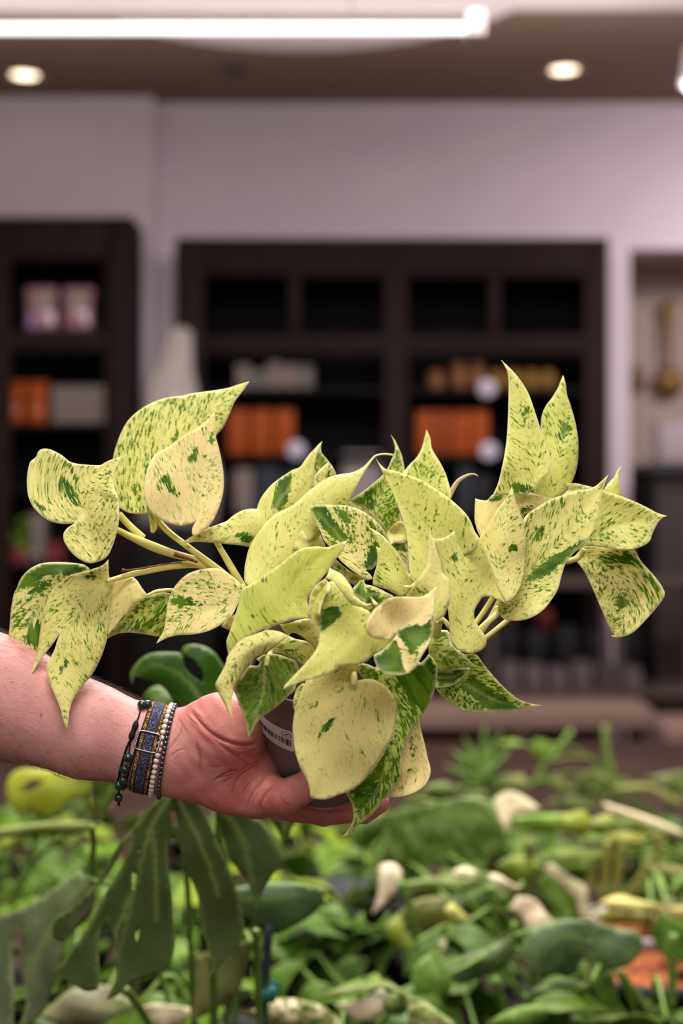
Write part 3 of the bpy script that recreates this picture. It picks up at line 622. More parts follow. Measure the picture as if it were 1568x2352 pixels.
def hand_field(Q):
    f = None
    for A, B, ra, rb, sq, k in (
        ((-260, 1500, .905), (0, 1601, .905), 152, 134, .80, .001),
        ((0, 1601, .905), (200, 1678, .905), 134, 108, .78, .006),
        ((200, 1678, .905), (330, 1715, .905), 108, 93, .76, .006),
        ((330, 1715, .905), (415, 1735, .905), 93, 93, .74, .006),
        ((415, 1735, .905), (545, 1789, .905), 93, 84, .62, .008),     # heel of the palm, little-finger side
        ((420, 1722, .903), (510, 1688, .898), 82, 92, .66, .010),     # thumb side
        ((510, 1688, .898), (590, 1640, .925), 92, 62, .75, .008),
        ((545, 1785, .910), (600, 1822, .912), 84, 52, .62, .008),
        ((540, 1720, .915), (650, 1690, .952), 80, 52, .55, .012),
        ((560, 1770, .915), (655, 1770, .950), 80, 48, .55, .012)):
        c = cone(A, B, ra, rb, sq, Q)
        f = c if f is None else smin(f, c, k)
    fing = None
    chains = (
        [(596, 1826, .905, 54), (655, 1831, .888, 39), (718, 1797, .884, 34), (772, 1772, .882, 29)],       # little finger, curled over the pot
        [(640, 1838, .932, 46), (742, 1866, .928, 30), (832, 1861, .921, 29), (868, 1844, .914, 26)],       # ring finger, under the pot
        [(655, 1772, .955, 46), (760, 1790, .972, 35), (850, 1775, .972, 32), (900, 1762, .966, 28)],       # middle finger, behind
        [(650, 1690, .958, 46), (760, 1680, .974, 35), (850, 1670, .972, 31), (895, 1662, .966, 27)],       # index finger, behind
        [(590, 1640, .925, 60), (648, 1585, .940, 42), (705, 1545, .945, 36), (740, 1522, .942, 30)])       # thumb, behind the rim
    for ch in chains:
        g = None
        for (x0, y0, Y0, r0), (x1, y1, Y1, r1) in zip(ch, ch[1:]):
            c = cone((x0, y0, Y0), (x1, y1, Y1), r0, r1, 1.0, Q)
            g = c if g is None else smin(g, c, .003)
        fing = g if fing is None else np.minimum(fing, g)
    return smin(f, fing, .006)

def surface_nets(lo, hi, h):
    n = [int(math.ceil((b - a) / h)) + 1 for a, b in zip(lo, hi)]
    X, Y, Z = (lo[i] + np.arange(n[i]) * h for i in range(3))
    val = np.empty(n, np.float32)
    for i0 in range(0, n[0], 12):
        g = np.stack(np.meshgrid(X[i0:i0 + 12], Y, Z, indexing='ij'), -1)
        val[i0:i0 + 12] = hand_field(g)
    s = val < 0
    cnt = np.zeros([k - 1 for k in n], np.int8); acc = np.zeros([k - 1 for k in n] + [3], np.float32)
    nn = [k - 1 for k in n]
    edges = []
    for ax in range(3):
        a = [slice(None)] * 3; b = [slice(None)] * 3
        a[ax] = slice(0, -1); b[ax] = slice(1, None)
        sa, sb = s[tuple(a)], s[tuple(b)]
        idx = np.argwhere(sa != sb)
        va, vb = val[tuple(a)][tuple(idx.T)], val[tuple(b)][tuple(idx.T)]
        t = va / (va - vb)
        pos = idx.astype(np.float32); pos[:, ax] += t
        o = [k for k in range(3) if k != ax]
        for d0 in (0, -1):
            for d1 in (0, -1):
                c = idx.copy(); c[:, o[0]] += d0; c[:, o[1]] += d1
                ok = ((c >= 0) & (c < np.array(nn))).all(1)
                np.add.at(acc, tuple(c[ok].T), pos[ok]); np.add.at(cnt, tuple(c[ok].T), 1)
        edges.append((ax, o, idx, sa[tuple(idx.T)]))
    cells = np.argwhere(cnt > 0)
    vid = -np.ones(nn, np.int64); vid[tuple(cells.T)] = np.arange(len(cells))
    V = acc[tuple(cells.T)] / cnt[tuple(cells.T)][:, None] * h + np.array(lo)
    FS = []
    for ax, o, idx, ins in edges:
        q = []
        for d0, d1 in ((0, 0), (-1, 0), (-1, -1), (0, -1)):
            c = idx.copy(); c[:, o[0]] += d0; c[:, o[1]] += d1
            ok = ((c >= 0) & (c < np.array(nn))).all(1)
            r = -np.ones(len(c), np.int64); r[ok] = vid[tuple(c[ok].T)]; q.append(r)
        q = np.stack(q, 1); ok = (q >= 0).all(1); q = q[ok]; fl = ins[ok]
        if ax == 1: fl = ~fl
        q[~fl] = q[~fl][:, ::-1]
        FS.append(q)
    return V, np.concatenate(FS)

HV, HF = surface_nets((-0.262, 0.855, 1.243), (0.040, 1.000, 1.375), 0.00115)
# relax
E = np.concatenate([HF[:, [0, 1]], HF[:, [1, 2]], HF[:, [2, 3]], HF[:, [3, 0]]])
deg = np.bincount(E.ravel(), minlength=len(HV)).astype(float)
for _ in range(3):
    acc = np.zeros_like(HV); np.add.at(acc, E[:, 0], HV[E[:, 1]]); np.add.at(acc, E[:, 1], HV[E[:, 0]])
    HV = 0.5 * HV + 0.5 * acc / deg[:, None]

def refine(V, Fq):
    me = bpy.data.meshes.new('tmp'); me.from_pydata(V.tolist(), [], Fq.tolist()); o = bpy.data.objects.new('tmp', me); COL.objects.link(o)
    md = o.modifiers.new('s', 'SUBSURF'); md.levels = 1; md.render_levels = 1
    dg = bpy.context.evaluated_depsgraph_get(); ev = o.evaluated_get(dg).to_mesh()
    v = np.zeros(len(ev.vertices) * 3); ev.vertices.foreach_get('co', v)
    f = np.array([tuple(p.vertices) for p in ev.polygons])
    bpy.data.objects.remove(o); bpy.data.meshes.remove(me)
    return v.reshape(-1, 3), f
HV, HF = refine(HV, HF)

def normals(V, Fq):
    a = V[Fq[:, 2]] - V[Fq[:, 0]]; b = V[Fq[:, 3]] - V[Fq[:, 1]]
    n = np.cross(a, b); N = np.zeros_like(V)
    for k in range(4): np.add.at(N, Fq[:, k], n)
    return N / (np.linalg.norm(N, axis=1)[:, None] + 1e-12)
HN = normals(HV, HF)
PXY = np.stack([784 + HV[:, 0] / HV[:, 1] * F, 1176 - (HV[:, 2] - CZ) / HV[:, 1] * F], 1)
# creases of the palm and fingers: polylines, depth mm, width px
CREASE = [('G', '470,175 520,235 570,285 620,320 680,345 750,360 830,352', 1.7, 9), ('G', '520,240 600,330 690,400 760,450 820,500', 0.5, 8),
          ('G', '470,160 500,190 540,225', 0.5, 6), ('G', '440,190 480,230 520,260', 0.4, 5), ('G', '400,205 430,260 455,300', 0.35, 5),
          ('G', '345,390 380,350 410,320', 0.5, 5), ('G', '350,430 395,395 440,375', 0.35, 5), ('G', '420,240 410,300 360,360', 0.45, 5),
          ('G', '590,560 640,525 690,505 740,500', 0.9, 7), ('G', '600,545 660,530 720,515 770,480 840,450', 0.5, 6), ('G', '692,640 705,590 730,540 770,505 845,462', 0.9, 7),
          ('G', '775,705 795,650 830,590 870,545 885,525', 1.0, 7), ('G', '800,700 815,655 845,605', 0.6, 6), ('G', '640,590 660,560 700,530', 0.5, 5), ('G', '745,640 770,590 800,560', 0.5, 5),
          ('G', '848,720 858,665 880,620 915,582', 1.5, 8), ('G', '960,650 975,672 1000,688 1030,690', 0.6, 5), ('G', '955,630 965,655 985,672', 0.35, 4), ('G', '1050,540 1062,570', 0.4, 5),
          ('G', '560,470 600,480 650,470', 0.35, 7), ('G', '680,360 740,380 800,375', 0.5, 7), ('G', '700,420 760,410 830,430', 0.35, 6), ('G', '500,330 520,420 520,500', 0.35, 12), ('G', '1060,690 1200,720 1330,715', 0.3, 10)]
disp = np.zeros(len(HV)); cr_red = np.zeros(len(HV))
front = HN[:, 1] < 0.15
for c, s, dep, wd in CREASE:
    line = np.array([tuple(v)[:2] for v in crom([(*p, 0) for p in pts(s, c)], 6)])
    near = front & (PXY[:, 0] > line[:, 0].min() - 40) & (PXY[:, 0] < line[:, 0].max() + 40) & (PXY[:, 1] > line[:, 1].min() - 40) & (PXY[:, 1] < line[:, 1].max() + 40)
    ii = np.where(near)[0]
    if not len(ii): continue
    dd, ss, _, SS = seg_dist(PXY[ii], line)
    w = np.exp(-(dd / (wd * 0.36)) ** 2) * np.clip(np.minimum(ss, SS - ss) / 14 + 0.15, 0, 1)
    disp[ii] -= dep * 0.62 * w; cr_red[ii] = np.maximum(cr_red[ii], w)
    disp[ii] += 0.25 * dep * np.exp(-((dd - wd * 1.1) / (wd * 0.7)) ** 2) * np.clip(np.minimum(ss, SS - ss) / 14, 0, 1)
# soft relief of pads and tendons
x, z = HV[:, 0] * 1000, HV[:, 2] * 1000
disp += front * (0.28 * np.sin(x / 4.1 + 1.3 * np.sin(z / 5.3)) * np.cos(z / 4.7 + 0.8) + 0.10 * np.sin(x / 1.6 + z / 2.1)) * np.clip((PXY[:, 0] - 380) / 60, 0, 1)
HV = HV + HN * (disp / 1000)[:, None]
HN = normals(HV, HF)
palm = np.clip((PXY[:, 0] - 360) / 90, 0, 1) * np.clip((0.45 - HN[:, 1]) / 0.6, 0, 1)

skin, nt, b, out = new_mat('skin'); g = G(nt)
oc = g.coord()
n1, n2, n3 = g.noise(oc, 38, 3), g.noise(oc, 160, 4, 0.6), g.noise(oc, 900, 3, 0.6)
pa, cz = g.attr('palm'), g.attr('crease')
arm_c = g.mix(g.step(n1, 0.35, 0.65), srgb(207, 152, 143), srgb(195, 136, 129))
palm_c = g.mix(g.step(n1, 0.38, 0.62), srgb(208, 137, 127), srgb(189, 108, 100))
c = g.mix(pa, arm_c, palm_c)
c = g.mix(g.m('MULTIPLY', g.step(n2, 0.45, 0.75), 0.35), c, srgb(200, 120, 104))
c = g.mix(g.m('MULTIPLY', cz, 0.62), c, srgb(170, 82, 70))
mole = g.attr('mole')
c = g.mix(mole, c, srgb(150, 92, 70))
nt.links.new(c, b.inputs['Base Color']); b.inputs['Roughness'].default_value = 0.5; b.inputs['Specular IOR Level'].default_value = 0.35
b.inputs['Subsurface Weight'].default_value = 0.18; b.inputs['Subsurface Radius'].default_value = (1.0, 0.35, 0.2); b.inputs['Subsurface Scale'].default_value = 0.004
nt.links.new(g.bump(g.m('ADD', g.m('MULTIPLY', n2, 0.6), g.m('MULTIPLY', n3, 0.4)), 0.0007, 0.7), b.inputs['Normal'])
mole_a = np.zeros(len(HV))
for mx, my, mr in ((95, 1642, 3.5), (236, 1603, 2.2), (287, 1667, 2.0), (216, 1625, 1.6)):
    mole_a = np.maximum(mole_a, np.clip(1.4 - np.hypot(PXY[:, 0] - mx, PXY[:, 1] - my) / mr, 0, 0.8) * front)
person = mk('person', HV, HF, skin, attrs=dict(palm=palm, crease=cr_red, mole=mole_a))
tag(person, 'bare outstretched arm with hairy forearm, open palm holding up a potted plant', 'person')
HB = BVHTree.FromPolygons([Vector(v) for v in HV], [tuple(int(i) for i in f) for f in HF])

# forearm hair: fine strands rooted in the skin
rh = np.random.RandomState(3)
fc = HV[HF].mean(1); fn = HN[HF].mean(1); fpx = PXY[HF].mean(1)
wgt = np.clip((345 - fpx[:, 0]) / 60, 0, 1) * (fpx[:, 0] > -40) * (0.10 + 1.0 * np.clip(HN[HF[:, 0], 2] - 0.55, 0, 1) * 2.2 + 1.2 * np.clip(-fn[:, 2] - 0.15, 0, 1) + 1.0 * (fn[:, 1] > 0.1))
sel = rh.choice(len(fc), 3800, replace=False, p=wgt / wgt.sum())
V = []; Fc = []
axis = np.array([0.94, 0.0, -0.33])
for i in sel:
    p, n = fc[i], fn[i] / np.linalg.norm(fn[i])
    up = n[2] > 0.3
    Ln = rh.uniform(.004, .010) * (1.15 if up else 0.9)
    d = axis * rh.uniform(.7, 1.1) + np.array([0, 0, -0.5 if not up else 0.1]) * rh.uniform(0, 1) + rh.normal(0, .25, 3)
    d = d - n * (d @ n); d /= np.linalg.norm(d)
    c1 = p + (d * .55 + n * rh.uniform(.22, .5)) * Ln * .6; c2 = p + (d + n * rh.uniform(.10, .42)) * Ln
    s = np.cross(d, n); s /= np.linalg.norm(s); r = rh.uniform(.000038, .000066)
    b0 = len(V)
    for q, k in ((p - n * .0003, 1), (c1, .8)):
        for a in range(3):
            w = a * 2.094; V.append(q + (s * math.cos(w) + n * math.sin(w)) * r * k)
    V.append(c2)
    for a in range(3):
        e = (a + 1) % 3
        Fc += [(b0 + a, b0 + e, b0 + 3 + e, b0 + 3 + a), (b0 + 3 + a, b0 + 3 + e, b0 + 6)]
hair = mk('arm_hair', V, Fc, plain('brown_arm_hair', srgb(78, 52, 40), 0.5, var=0.2, scale=300), person)
hair['label'] = 'short brown forearm hair'

# ------------------------------------------------------------------ bracelets
def ring(cx, cy, tx, ty, lift, n, tw=0.0, Y=.905):
    """n points round the wrist: plane through the arm axis point, perpendicular to (tx, ty) in the photo; lifted off the skin"""
    c = P(cx, cy, Y); a = Vector((tx, tw, -ty)).normalized()
    u = (Vector((0, 0, 1)) - a * a.z).normalized(); v = a.cross(u)
    res = []
    for k in range(n):
        w = 2 * math.pi * k / n
        d = u * math.cos(w) + v * math.sin(w)
        h = HB.ray_cast(c, d)
        q = h[0] if h[0] is not None else c + d * .025
        res.append((q + d * lift, d, a))
    # smooth radius
    R = np.array([(r[0] - c).length for r in res])
    for _ in range(4): R = (np.roll(R, 1) + R * 2 + np.roll(R, -1)) / 4
    return [(c + r[1] * R[k], r[1], r[2]) for k, r in enumerate(res)]

strapm, nt, b, out = new_mat('woven_strap'); g = G(nt)
u, v, _ = g.sep(g.coord('UV'))
U = g.m('MULTIPLY', u, 150.0)                      # mm round the wrist
rep = 11.0
ph = g.m('ABSOLUTE', g.m('SUBTRACT', g.m('FRACT', g.m('DIVIDE', U, rep)), 0.5))     # 0 centre .. .5
av = g.m('ABSOLUTE', g.m('SUBTRACT', v, 0.5))
dia = g.m('ADD', g.m('MULTIPLY', ph, 0.62), av)
w1 = g.xyz(g.m('MULTIPLY', u, 190.0), g.m('MULTIPLY', v, 15.0), 0.0)
vor = nt.nodes.new('ShaderNodeTexVoronoi'); vor.inputs['Scale'].default_value = 1.0; nt.links.new(w1, vor.inputs['Vector'])
cell = vor.outputs['Distance']; rnd = g.sep(vor.outputs['Color'])[0]
black = srgb(22, 20, 26)
teal = g.mix(rnd, srgb(52, 78, 100), srgb(98, 130, 150)); purp = g.mix(rnd, srgb(96, 48, 118), srgb(142, 78, 158)); orng = g.mix(g.step(rnd, 0.35, 0.8), srgb(206, 110, 30), srgb(226, 178, 60))
col = g.mix(g.m('LESS_THAN', dia, 0.10), black, purp)
ringm = g.m('MULTIPLY', g.m('GREATER_THAN', dia, 0.15), g.m('LESS_THAN', dia, 0.24))
col = g.mix(ringm, col, teal)
col = g.mix(g.m('MULTIPLY', g.m('GREATER_THAN', dia, 0.30), g.m('LESS_THAN', av, 0.22)), col, g.mix(0.5, purp, teal))
brd = g.m('MULTIPLY', g.m('GREATER_THAN', av, 0.30), g.m('LESS_THAN', av, 0.44))
col = g.mix(g.m('MULTIPLY', brd, g.m('GREATER_THAN', rnd, 0.22)), col, orng)
col = g.mix(g.m('MULTIPLY', g.step(cell, 0.38, 0.62), 0.85), col, black)
nt.links.new(col, b.inputs['Base Color']); b.inputs['Roughness'].default_value = 0.85
nt.links.new(g.bump(g.m('SUBTRACT', 1.0, cell), 0.0006, 0.9), b.inputs['Normal'])

r0 = ring(343, 1724, .97, .23, .0008, 96)
root = empty('woven_bracelet', P(343, 1724, .905), 'woven strap bracelet with orange edges and purple diamonds around the wrist', 'bracelet')
V = []; Fc = []; UVs = []
hw = .0061; prof = [(-hw, 0), (-hw, .0012), (-hw * .6, .0016), (0, .0017), (hw * .6, .0016), (hw, .0012), (hw, 0)]
for k, (p, d, a) in enumerate(r0 + [r0[0]]):
    for s, hgt in prof:
        V.append(p + a * s + d * hgt); UVs.append((k / 96, 0.5 + s / (2 * hw)))
m = len(prof)
for k in range(96):
    for j in range(m - 1):
        Fc.append((k * m + j, k * m + j + 1, (k + 1) * m + j + 1, (k + 1) * m + j))
mk('strap', V, Fc, strapm, root, uv=UVs)
steel = plain('dark_steel', srgb(112, 112, 118), 0.3, metal=1.0, var=0.1)
# buckle at the front of the wrist, a little above the middle
fk = min(range(96), key=lambda k: (r0[k][0] - P(337, 1708, .885)).length)
p, d, a = r0[fk]; t = d.cross(a).normalized()
if t.z < 0: t = -t
bk = []
for sx, sy in ((-1, -.6), (-1, .6), (-.9, .9), (-.6, 1), (.6, 1), (.9, .9), (1, .6), (1, -.6), (.9, -.9), (.6, -1), (-.6, -1), (-.9, -.9)):
    bk.append(p + a * sx * .0070 + t * sy * .0060 + d * (.0030 - abs(sy) * .0004))
mk('buckle', *tube(bk, .00062, 8, 4, closed=True), steel, root)

def beads(name, label, cx, cy, tx, ty, r, mat, cordm, lift, tw=0.0, jit=0.0):
    rt = empty(name, P(cx, cy, .905), label, 'bracelet')
    rg = ring(cx, cy, tx, ty, lift + r, 160, tw)
    mk('cord', *tube([q[0] for q in rg[::4]], .0005, 6, 2, closed=True), cordm, rt)
    L = [0]
    for k in range(160): L.append(L[-1] + (rg[(k + 1) % 160][0] - rg[k][0]).length)
    n = int(L[-1] / (r * 2.04)); v, f = sphere(r, 14, 10)
    first = None
    for i in range(n):
        s = L[-1] * i / n; k = max(j for j in range(161) if L[j] <= s); k = min(k, 159)
        fr = (s - L[k]) / (L[k + 1] - L[k] + 1e-9); q = rg[k][0].lerp(rg[(k + 1) % 160][0], fr)
        if first is None: first = mk('bead', [Vector(x) + wloc(rt) for x in v], f, mat, rt); o = first
        else: o = copy_obj(first, rt)
        o.location = q - rt.location
        o.rotation_euler = (i * 1.3, i * 0.7, i * 2.1)
    return rt
cordb = plain('black_cord', srgb(16, 15, 17), 0.8)
stonem, nt, b, out = new_mat('cream_stone'); g = G(nt)
wn = g.noise(g.coord(), 700, 5, 0.7)
nt.links.new(g.mix(g.step(wn, 0.60, 0.66), srgb(224, 206, 190), srgb(160, 142, 130)), b.inputs['Base Color']); b.inputs['Roughness'].default_value = 0.35
hema = plain('dark_hematite', srgb(96, 96, 102), 0.14, metal=0.85, var=0.05)
beads('cream_bead_bracelet', 'bracelet of small cream stone beads between woven strap and dark metallic beads', 370, 1729, .975, .215, .00178, stonem, cordb, .0001)
beads('dark_bead_bracelet', 'thin bracelet of dark shiny metallic beads nearest the palm', 383, 1732, .985, .17, .00155, hema, cordb, .0001)

# adjustable cord bracelet with dark green beads
jade = plain('dark_green_stone', srgb(20, 44, 34), 0.12, var=0.35, scale=300, spec=0.6)
rt = empty('green_bead_bracelet', P(305, 1712, .905), 'black cord bracelet with dark green round beads, nearest the elbow', 'bracelet')
rg = ring(318, 1716, .955, .29, .0006, 120, .02)
front_k = [k for k in range(120) if rg[k][1].y < 0.25]
mk('cord', *tube([q[0] for q in rg[::3]], .00055, 6, 2, closed=True), cordb, rt)
def on_skin(px, py, lift):
    o = Vector((0, 0, CZ)); d = (P(px, py, 1.0) - o).normalized()
    h = HB.ray_cast(o, d)
    if h[0] is None: return P(px, py, .89)
    return h[0] + h[1] * lift if h[1].dot(d) < 0 else h[0] - h[1] * lift
rb2 = .0029
v, f = sphere(rb2, 18, 12); first = None
for px, py, lift in ((324, 1626, .0026), (337, 1625, .0024), (296, 1737, .0029), (289, 1762, .0029), (286, 1785, .0029), (283, 1800, .0015), (273, 1804, .002), (272, 1832, None)):
    q = on_skin(px, py, lift) if lift is not None else P(272, 1832, .894)
    if first is None: first = mk('bead', [Vector(x) + wloc(rt) for x in v], f, jade, rt); o = first
    else: o = copy_obj(first, rt)
    o.location = q - rt.location
kn = [on_skin(px, py, .0016) for px, py in ((313, 1658), (311, 1668), (307, 1678), (303, 1690), (301, 1698))]
mk('knot', *tube(kn, [.0010, .0019, .0015, .0020, .0012], 10, 4), cordb, rt)
mk('cord', *tube([on_skin(px, py, .0010) for px, py in ((322, 1632), (319, 1645), (314, 1658))], .00045, 6, 3), cordb, rt)
mk('cord', *tube([on_skin(px, py, .0010) for px, py in ((302, 1698), (298, 1715), (297, 1730))], .00045, 6, 3), cordb, rt)
mk('cord', *tube([on_skin(px, py, .0008) for px, py in ((303, 1695), (292, 1715), (281, 1750), (274, 1780), (271, 1798))], .0007, 6, 3), cordb, rt)
mk('cord', *tube([P(273, 1805, .893), P(273, 1818, .894), P(272, 1832, .894), P(273, 1850, .894)], [.0004, .0006, .0006, .0011], 6, 3), cordb, rt)
# ================================================================== room
def X_(px, D): return (px - 784.0) / F * D
def Z_(py, D): return CZ - (py - 1176.0) / F * D
wallm = plain('painted_wall', srgb(204, 190, 196), 0.85, var=0.02, scale=3)
brownm = plain('brown_ceiling_paint', srgb(118, 98, 84), 0.9, var=0.03, scale=3)
whitem = plain('white_ceiling_paint', srgb(228, 214, 214), 0.85, var=0.01, scale=3)
CEIL = CZ + 1.87
def struct(name, g_, m, **k): return tag(mk(name, *g_, m, smooth=False, **k), kind='structure')
struct('floor', box(-4, 4.2, -2.5, 6.7, -0.1, 0), plain('dark_brown_floor', srgb(86, 66, 56), 0.45, var=0.1, scale=6))
BW, LWL = 6.50, 6.40
xl = X_(352, LWL); xr0, xr1 = X_(1446, BW), X_(1700, BW)
struct('wall_back', join(box(xl - .2, xr0, BW, BW + .15, 0, CEIL), box(xr0, 4.2, BW, BW + .15, Z_(572, BW), CEIL)), wallm)
struct('wall_left', box(-4, xl, LWL, BW + .15, 0, CEIL), wallm)
struct('wall_side', box(4.05, 4.2, -2.5, 6.5, 0, CEIL), wallm)
nichem = plain('warm_beige_wall', srgb(160, 144, 134), 0.85, var=0.02, scale=3)
struct('wall_niche', join(box(xr0 - .05, 4.2, BW + .55, BW + .65, 0, Z_(572, BW) + .05), box(xr0 - .1, xr0, BW + .15, BW + .55, 0, Z_(572, BW) + .05),
                          box(xr0 - .1, 4.2, BW + .15, BW + .65, Z_(572, BW), Z_(572, BW) + .06)), nichem)
YB = 1.87 / (1156.0 / F)                       # where the brown ceiling begins
struct('ceiling', box(-4, 4.2, YB, BW + .15, CEIL, CEIL + .1), brownm)
struct('ceiling_front', box(-4, 4.2, -2.5, YB, CEIL - .004, CEIL + .1), whitem)
disc = mk('trim_1', *lathe([(0, 0), (.90, 0), (.91, .006), (.91, .02), (0, .02)], (-.155, 4.82, CEIL - .014), 96), whitem)
tag(disc, 'round white ceiling panel half hidden by the tube lamp', None, kind='structure')

# ---- lamps of the shop
def glow(name, col, s):
    return plain(name, col, 0.5, var=0.0, emit=col, es=s)
TUBE_Y = 3.0
tz = Z_(66, TUBE_Y)
t = empty('tube_lamp', (-0.6, TUBE_Y, tz + .05), 'long glowing white tube lamp hanging under the ceiling', 'lamp')
tx0, tx1 = X_(-900, TUBE_Y), X_(1078, TUBE_Y)
mk('tube', *tube([(tx0, TUBE_Y, tz), ((tx0 + tx1) / 2, TUBE_Y, tz), (tx1, TUBE_Y, tz)], .0098, 20, 8), glow('tube_glow', (1, .95, .96, 1), 2.1), t)
for xe in (tx0 - .012, tx1 + .012):
    mk('end_cap', *rbox(xe - .02, xe + .02, TUBE_Y - .022, TUBE_Y + .022, tz - .02, tz + .034, .006), plain('white_lamp_cap', srgb(232, 220, 218), .5), t)
mk('housing', *rbox(tx0 - .03, tx1 + .03, TUBE_Y - .02, TUBE_Y + .02, tz + .022, tz + .036, .004), plain('grey_lamp_housing', srgb(150, 136, 132), .6), t)
for xh in (tx0 + .3, tx1 - .25):
    mk('hanger', *tube([(xh, TUBE_Y, tz + .034), (xh, TUBE_Y, (tz + CEIL) / 2), (xh, TUBE_Y, CEIL - .004)], .0015, 6, 2), steel, t)
dlg = glow('downlight_glow', (1, .80, .58, 1), 4.0); rimm = plain('brushed_rim', srgb(170, 140, 112), .35, metal=.6)
for px, py, lb in ((57, 171, 'recessed warm downlight in the brown ceiling at the left, over the narrow cabinet'), (1295, 159, 'recessed warm downlight in the brown ceiling at the right, over the wide cabinet')):
    D = 1.87 / ((1176 - py) / F)
    t = empty('downlight', (X_(px, D), D, CEIL), lb, 'ceiling light', 'recessed downlights in the brown ceiling')
    mk('rim', *lathe([(.058, 0.0), (.058, -.006), (.066, -.010), (.086, -.006), (.088, 0)], t.location, 40), rimm, t)
    mk('bulb', *lathe([(0, -.004), (.05, -.003), (.057, 0.0)], t.location, 40), dlg, t)
D = 5.2
t = empty('spot_lamp', (X_(1604, D), D, Z_(192, D)), 'white spot lamp glowing at the right edge under the ceiling', 'lamp')
mk('shade', *lathe([(.03, .14), (.05, .13), (.062, .02), (.066, 0), (.060, 0), (.055, .02)], t.location, 32), plain('white_lamp_shade', srgb(225, 215, 215), .4), t)
mk('bulb', *lathe([(0, -.035), (.03, -.028), (.05, -.008), (.054, .02)], t.location, 32), glow('spot_glow', (1, .93, .95, 1), 4.0), t)
mk('stem', *tube([t.location + Vector((0, 0, .13)), t.location + Vector((0, 0, .2)), Vector((t.location.x, D, CEIL))], .012, 10, 2), bpy.data.materials['white_lamp_shade'], t)
sd = empty('smoke_detector', (X_(535, 5.9), 6.0, CEIL), 'small dark round detector on the brown ceiling', 'detector')
mk('body', *lathe([(.045, 0), (.044, -.018), (.03, -.026), (0, -.027)], sd.location, 32), plain('brown_detector', srgb(78, 64, 56), .6), sd)

def area(name, loc, rot, sx, sy, power, col=(1, .93, .88)):
    l = bpy.data.lights.new(name, 'AREA'); l.shape = 'RECTANGLE'; l.size = sx; l.size_y = sy; l.energy = power; l.color = col
    o = bpy.data.objects.new(name, l); COL.objects.link(o); o.location = loc; o.rotation_euler = rot
    return o
# ================================================================== cabinets
frm = plain('dark_walnut_frame', srgb(27, 13, 10), 0.6, var=0.18, scale=8, spec=0.12)
inm = plain('cabinet_inside', srgb(12, 11, 13), 0.8, var=0.06, scale=8, spec=0.08)
shm = plain('cabinet_shelf', srgb(15, 12, 12), 0.6, var=0.1, scale=8, spec=0.1)
def cabinet(name, label, cat, D, back, x0, x1, ytop, stiles, rails, shelves, mull=()):
    """px geometry at the front plane D; every part a child"""
    t = empty(name, (X_((x0 + x1) / 2, D), D + .15, 0), label, cat)
    B = lambda n, a, b, y0, y1, d0, d1, m=frm: mk(n, *rbox(X_(a, D), X_(b, D), d0, d1, max(.0, Z_(y1, D)), Z_(y0, D), .004), m, t)
    yb = 1176 + CZ / D * F
    for a, b in stiles: B('stile', a, b, ytop, yb, D, D + .04)
    for a, b, y0, y1 in rails: B('rail', a, b, y0, y1, D + .002, D + .036)
    for a, b, y0, y1 in mull: B('mullion', a, b, y0, y1, D + .004, D + .032)
    B('back_panel', x0, x1, ytop, yb, back - .02, back - .002, inm)
    for a in (x0, x1):
        xx = X_(a, D); s = .02 if a == x0 else -.02
        mk('side_panel', *box(min(xx, xx + s), max(xx, xx + s), D + .04, back - .02, 0, Z_(ytop, D)), frm, t, smooth=False)
    B('top_panel', x0, x1, ytop, ytop + 8, D + .036, back - .02)
    for y in shelves: mk('shelf', *rbox(X_(x0 + 12, D), X_(x1 - 12, D), D + .012, back - .02, Z_(y + 13, D), Z_(y, D), .003), shm, t)
    return t
CD, LD = 6.16, 6.08
cabinet('wide_cabinet', 'wide dark walnut display cabinet with open shelves against the back wall', 'cabinet', CD, BW, 402, 1398, 546,
        [(402, 468), (880, 938), (1340, 1398)], [(402, 1398, 546, 636), (402, 1398, 768, 816)], [892, 1044, 1180, 1316, 1450, 1590], [(662, 690, 636, 768), (1122, 1150, 636, 768)])
cabinet('narrow_cabinet', 'narrow dark walnut display cabinet with pink and orange packages at the left', 'cabinet', LD, LWL, -330, 304, 497,
        [(-330, -290), (-40, 24), (240, 304)], [(-330, 304, 497, 600), (-330, 304, 756, 806)], [972, 1120, 1296, 1450])

